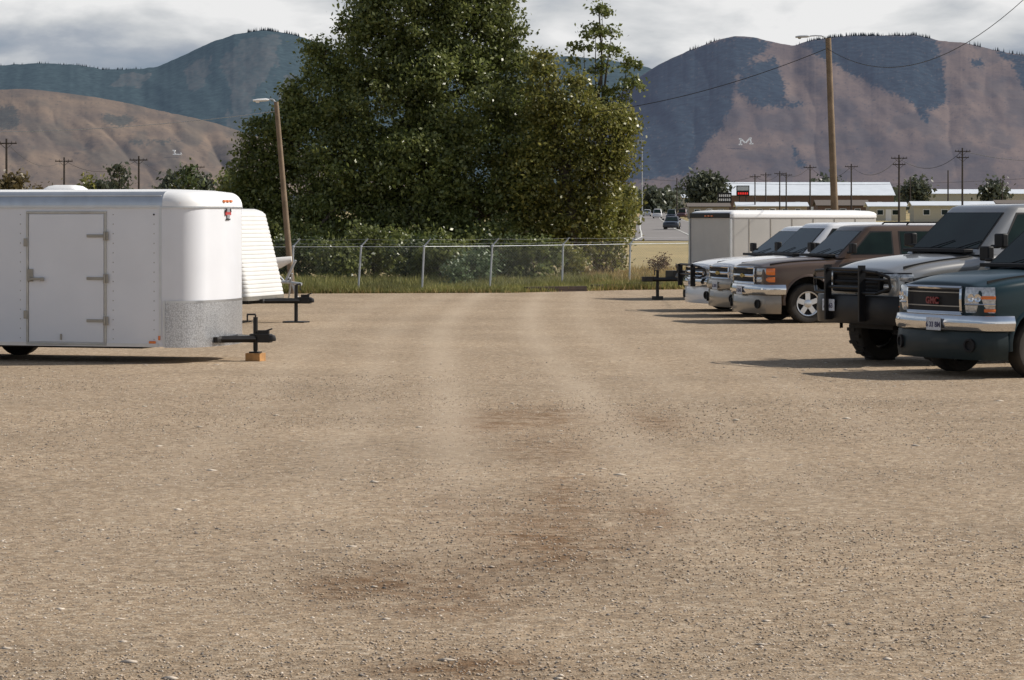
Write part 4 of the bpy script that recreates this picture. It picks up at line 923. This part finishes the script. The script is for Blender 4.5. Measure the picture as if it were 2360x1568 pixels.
for s in(-1,1): wheel(T2,'wheel',-2.9,s*.85,.33,.2,s,M_white2,'steel')
mb=MB(); mb.box((-2.3,0,.42),(4.4,1.5,.10)); mb.obj('frame',M_black,T2)
# enclosed trailer far right
th=math.radians(26)
near=(WX(1685,68.3),68.3); c3=(near[0]-1.0*math.sin(th),near[1]+1.0*math.cos(th))
T3=empty('cargo_trailer',(c3[0],c3[1],0),math.pi+th,label='grey-white enclosed cargo trailer with dark front trim',cat='trailer')
mb=MB(); mb.rings([foot(4.12,1.0,.10,z,0,.0) for z in(.35,1.2,1.98)]); mb.obj('body',M_greyside,T3,smooth=30)
mb=MB(); mb.rings([foot(4.12,1.0,.10,z,i,.0) for z,i in((1.98,-.012),(2.06,-.01),(2.11,.03),(2.14,.12),(2.16,.4))]); mb.obj('roof',M_white2,T3,smooth=40)
mb=MB(); mb.box((.018,0,2.03),(.03,1.9,.12)); mb.obj('front_trim',M_black,T3,bevel=.01)
for q in(-.15,0,.15): lampm(T3,(.04,q,2.02),(.03,.08,.03))
mb=MB(); 
for s in(-1,1): mb.box((.0,s*.985,1.15),(.05,.05,1.6))
mb.obj('corner_trim',M_alu,T3)
mb=MB()
for x in(-.5,-1.1,-1.7,-2.3,-2.9,-3.5): mb.box((x,1.002,1.15),(.02,.008,1.6))
mb.obj('panel_seam',M_steel,T3)
mb=MB(); mb.tube((-.3,.62,.50),(1.6,.05,.50),.05,.05,4); mb.tube((-.3,-.62,.50),(1.6,-.05,.50),.05,.05,4); mb.box((1.68,0,.51),(.36,.12,.12)); mb.box((.75,0,.60),(.75,.4,.22)); mb.obj('tongue',M_black,T3,bevel=.01)
mb=MB(); mb.tube((1.45,0,.03),(1.45,0,.72),.04,.035,10); mb.box((1.45,0,.05),(.2,.2,.10)); mb.pipe([(1.45,0,.72),(1.53,0,.72),(1.53,0,.6)],.012); mb.tube((.65,.2,.02),(.65,.2,.5),.03); mb.obj('jack',M_black,T3)
for s in(-1,1): wheel(T3,'wheel',-2.3,s*.85,.33,.2,s,M_white2,'steel')
# boat
B=empty('boat',(WX(648,66),66,0),math.radians(-14),label='small white boat sitting on a galvanised boat trailer',cat='boat')
mb=MB(); R=[]
for x,w_,k,zt_ in((.25,.02,.95,1.06),(.0,.25,.82,1.04),(-.4,.5,.72,1.0),(-1.0,.72,.66,.98),(-2,.82,.64,.96),(-3.6,.8,.64,.95)):
    R.append([(x,-w_,zt_),(x,-w_*.92,(zt_+k)/2),(x,-w_*.5,k+.03),(x,0,k),(x,w_*.5,k+.03),(x,w_*.92,(zt_+k)/2),(x,w_,zt_),(x,w_*.9,zt_+.03),(x,-w_*.9,zt_+.03)])
mb.rings(R); mb.obj('hull',M_white2,B,smooth=40)
mb=MB(); mb.rings([[(x,-w_,z) ,(x,w_,z),(x,w_*.8,z+h_),(x,-w_*.8,z+h_)] for x,w_,z,h_ in((-.5,.3,1.0,.05),(-1.1,.5,1.0,.22),(-1.5,.55,1.0,.34),(-1.55,.55,1.0,.05))]); mb.obj('windscreen',M_galv,B)
mb=MB()
for s in(-1,1): mb.tube((-3.4,s*.7,.5),(.2,s*.1,.5),.035); mb.tube((.0,s*.25,.5),(-.3,s*.3,.8),.02)
mb.tube((.1,0,.5),(.35,0,1.0),.03); mb.tube((.1,0,.5),(.5,0,.45),.035); mb.tube((.45,0,.02),(.2,0,.6),.025); mb.tube((.1,.2,.02),(.3,-.1,.7),.02)
mb.obj('boat_trailer_frame',M_galv,B)
for s in(-1,1): wheel(B,'wheel',-2.4,s*.95,.28,.16,s,M_white2,'steel')
# ------------------------------------------------------------ background buildings
M_bwall=mat('tan_wall',(.34,.29,.22),.8,var=.06); M_bwall2=mat('cream_wall',(.50,.46,.36),.8,var=.05); M_broof=mat('brown_roof',(.13,.11,.095),.9); M_mroof=mat('metal_roof',(.70,.74,.78),.45,.1,var=.05,scale=.5); M_dwall=mat('brick_wall',(.17,.11,.085),.9)
def house(name,lab,u0,u1,D,ve,vr,wallm,roofm,dep=9,wins=4,cat='building',yaw=0):
    z0=float(gz(D)); x0,x1=WX(u0,D),WX(u1,D); L=x1-x0; ze=WZ(ve,D)-z0; zr=WZ(vr,D)-z0
    e=empty(name,((x0+x1)/2,D+dep/2,z0),yaw,label=lab,cat=cat)
    mb=MB(); h=L/2; w_=dep/2
    mb.add([(-h,-w_,-.5),(h,-w_,-.5),(h,w_,-.5),(-h,w_,-.5),(-h,-w_,ze),(h,-w_,ze),(h,w_,ze),(-h,w_,ze),(-h,0,zr-.1),(h,0,zr-.1)],[(0,1,5,4),(2,3,7,6),(1,2,6,9,5),(3,0,4,8,7)])
    mb.obj('wall',wallm,e,smooth=0)
    mb=MB(); ov=.4; hh=h+ov; ww=w_+ov; zo=ze-(zr-ze)*ov/w_
    for s in(-1,1): mb.add([(-hh,s*ww,zo),(hh,s*ww,zo),(hh,0,zr),(-hh,0,zr),(-hh,s*ww,zo-.15),(hh,s*ww,zo-.15),(hh,0,zr-.12),(-hh,0,zr-.12)],[(0,1,2,3),(4,7,6,5),(0,4,5,1),(0,3,7,4),(1,5,6,2)])
    mb.obj('roof',roofm,e,smooth=0)
    for k in range(wins):
        x=-h+L*(k+.7)/(wins+.4); b=MB(); b.box((x,-w_-.02,ze*.55),(1.2,.08,1.0),0); b.box((x,-w_-.05,ze*.55),(1.0,.06,.8),1); b.obj('window',[M_white2,M_glass],e)
    b=MB(); b.box((-h+L*.52,-w_-.03,1.0),(1.0,.1,2.0)); b.obj('door',M_white2,e)
house('warehouse','long low warehouse with a pale metal roof',1665,2060,760,449,419,M_dwall,M_mroof,22,8)
house('mobile_home','tan mobile home with shallow brown roof',1588,1680,560,475,468,M_bwall,M_broof,5,3)
house('mobile_home','tan mobile home with shallow pale roof',1700,1860,590,474,466,M_bwall,M_mroof,6,5)
house('mobile_home','brown roofed low building beside the poles',1885,2000,540,472,461,M_dwall,M_broof,6,3)
house('mobile_home','cream mobile home with small windows',2004,2088,500,474,466,M_bwall2,M_mroof,5,2)
house('mobile_home','cream mobile home with small windows',2106,2290,480,472,464,M_bwall2,M_mroof,5,4)
house('mobile_home','cream low building with brown roof',2300,2480,520,468,461,M_bwall,M_broof,6,4)
house('warehouse','white metal shed behind the low buildings',1575,1650,900,455,448,M_bwall2,M_mroof,14,2)
house('warehouse','long white roofed shed beyond the mobile homes',2110,2420,850,446,436,M_bwall2,M_mroof,16,5)
def sign(u,v0,v1,w_px,D,lab,kind):
    z0=float(gz(D)); e=empty('roadside_sign',(WX(u,D),D,z0),label=lab,cat='sign'); wd=w_px/F*D; za=WZ(v1,D)-z0; zb_=WZ(v0,D)-z0
    for s in(-1,1):
        mb=MB(); mb.tube((s*wd*.25,0,0),(s*wd*.25,0,za+.2),.12); mb.obj('post',M_woodD,e)
    h=zb_-za; mb=MB(); mb.box((0,-.05,(za+zb_)/2),(wd,.3,h)); pn=mb.obj('panel',M_black,e,bevel=.03)
    if kind=='led':
        mb=MB(); mb.box((0,-.22,za+h*.72),(wd*.86,.04,h*.4)); mb.obj('upper_face',M_plate,pn)
        m,nt,b=newmat('red_led'); b.inputs['Base Color'].default_value=(.5,.01,.01,1); b.inputs['Emission Color'].default_value=(1,.04,.03,1); b.inputs['Emission Strength'].default_value=.7
        mb=MB()
        for k in range(6): mb.box((wd*(-.34+.136*k),-.23,za+h*.24),(wd*.08,.04,h*.2))
        mb.obj('led_characters',m,pn)
    else:
        mb=MB()
        for r_ in range(2):
            for k in range(6): mb.box((wd*(-.36+.144*k),-.22,za+h*(.3+.4*r_)),(wd*.09,.04,h*.22))
        mb.obj('lettering',M_white2,pn)
sign(1712,428,452,30,620,'black roadside sign with red illuminated characters','led')
sign(1670,444,468,32,600,'dark roadside sign with white lettering','txt')
def bgtree(u,vt,ru,D,leafm,seed,lab,con=False,vb=None):
    z0=float(gz(D)); zt=WZ(vt,D); R=ru/F*D; r=random.Random(seed); x=WX(u,D); L=[]
    H=zt-z0
    if con:
        for k in range(7): f=k/6; L.append((x+r.uniform(-.1,.1)*R,D,z0+H*(.2+.75*f),R*(1.05-f*.9),R*(1.05-f*.9),H*.09))
    else:
        for k in range(9): L.append((x+r.uniform(-.6,.6)*R,D+r.uniform(-.5,.5)*R,z0+H*r.uniform(.4,.82),R*r.uniform(.35,.55),R*.5,H*r.uniform(.13,.2)))
        L.append((x,D,z0+H*.6,R*.7,R*.6,H*.3))
    s=D/95*.14
    tree('pine_tree' if con else 'broadleaf_tree',lab,'tree',(x,D,z0),L,leafm,.2,seed=seed,limbs=4,lpm=4.0*(95/D)**1.6+.12,lpc=44,size=s*.9,cr=.34*D/95*.8,group='trees beyond the lot')
i=100
for u,vt,ru,D,lm,con in[(275,380,24,260,L_far,True),(237,404,22,270,L_far,False),(205,412,16,270,L_yel,False),(395,388,20,260,L_far,False),(432,384,20,250,L_dark,True),(472,398,26,260,L_far,False),(540,395,34,200,L_green,False),(25,404,34,240,L_brown,False),(80,412,30,240,L_brown,False),
   (1628,408,40,640,L_far,False),(1500,440,20,820,L_far,True),(1522,446,16,860,L_far,False),(1910,420,22,780,L_far,False),(1440,436,24,300,L_yel,False),(2110,418,18,800,L_far,False),(2290,420,18,780,L_far,False)]:
    i+=1; bgtree(u,vt,ru,D,lm,i,'dark conifer standing beyond the lot' if con else ('yellow-brown leafy tree beyond the lot' if lm in(L_yel,L_brown) else 'dark green leafy tree beyond the lot'),con)
k=60000
uu=rng.uniform(-150,2550,k); dd=rng.uniform(950,1500,k); cl=fbm(uu/22,dd/90,4,70)
hh=(2+15*np.clip(cl-.3,0,1))*rng.random(k)**.7*np.where(uu<900,.6,1)
P_=np.stack([WX(uu,dd),dd,gz(dd)+hh],1); a=rng.normal(size=(k,3)); a/=np.linalg.norm(a,axis=1)[:,None]; b=np.cross(a,rng.normal(size=(k,3))); b/=np.linalg.norm(b,axis=1)[:,None]; s=1.3
V=np.stack([P_+a*s,P_+b*s*.7,P_-a*s,P_-b*s*.7],1).reshape(-1,3)
o=npmesh('woodland',V,np.arange(k*4).reshape(-1,4),L_far); tag(o,kind='stuff')
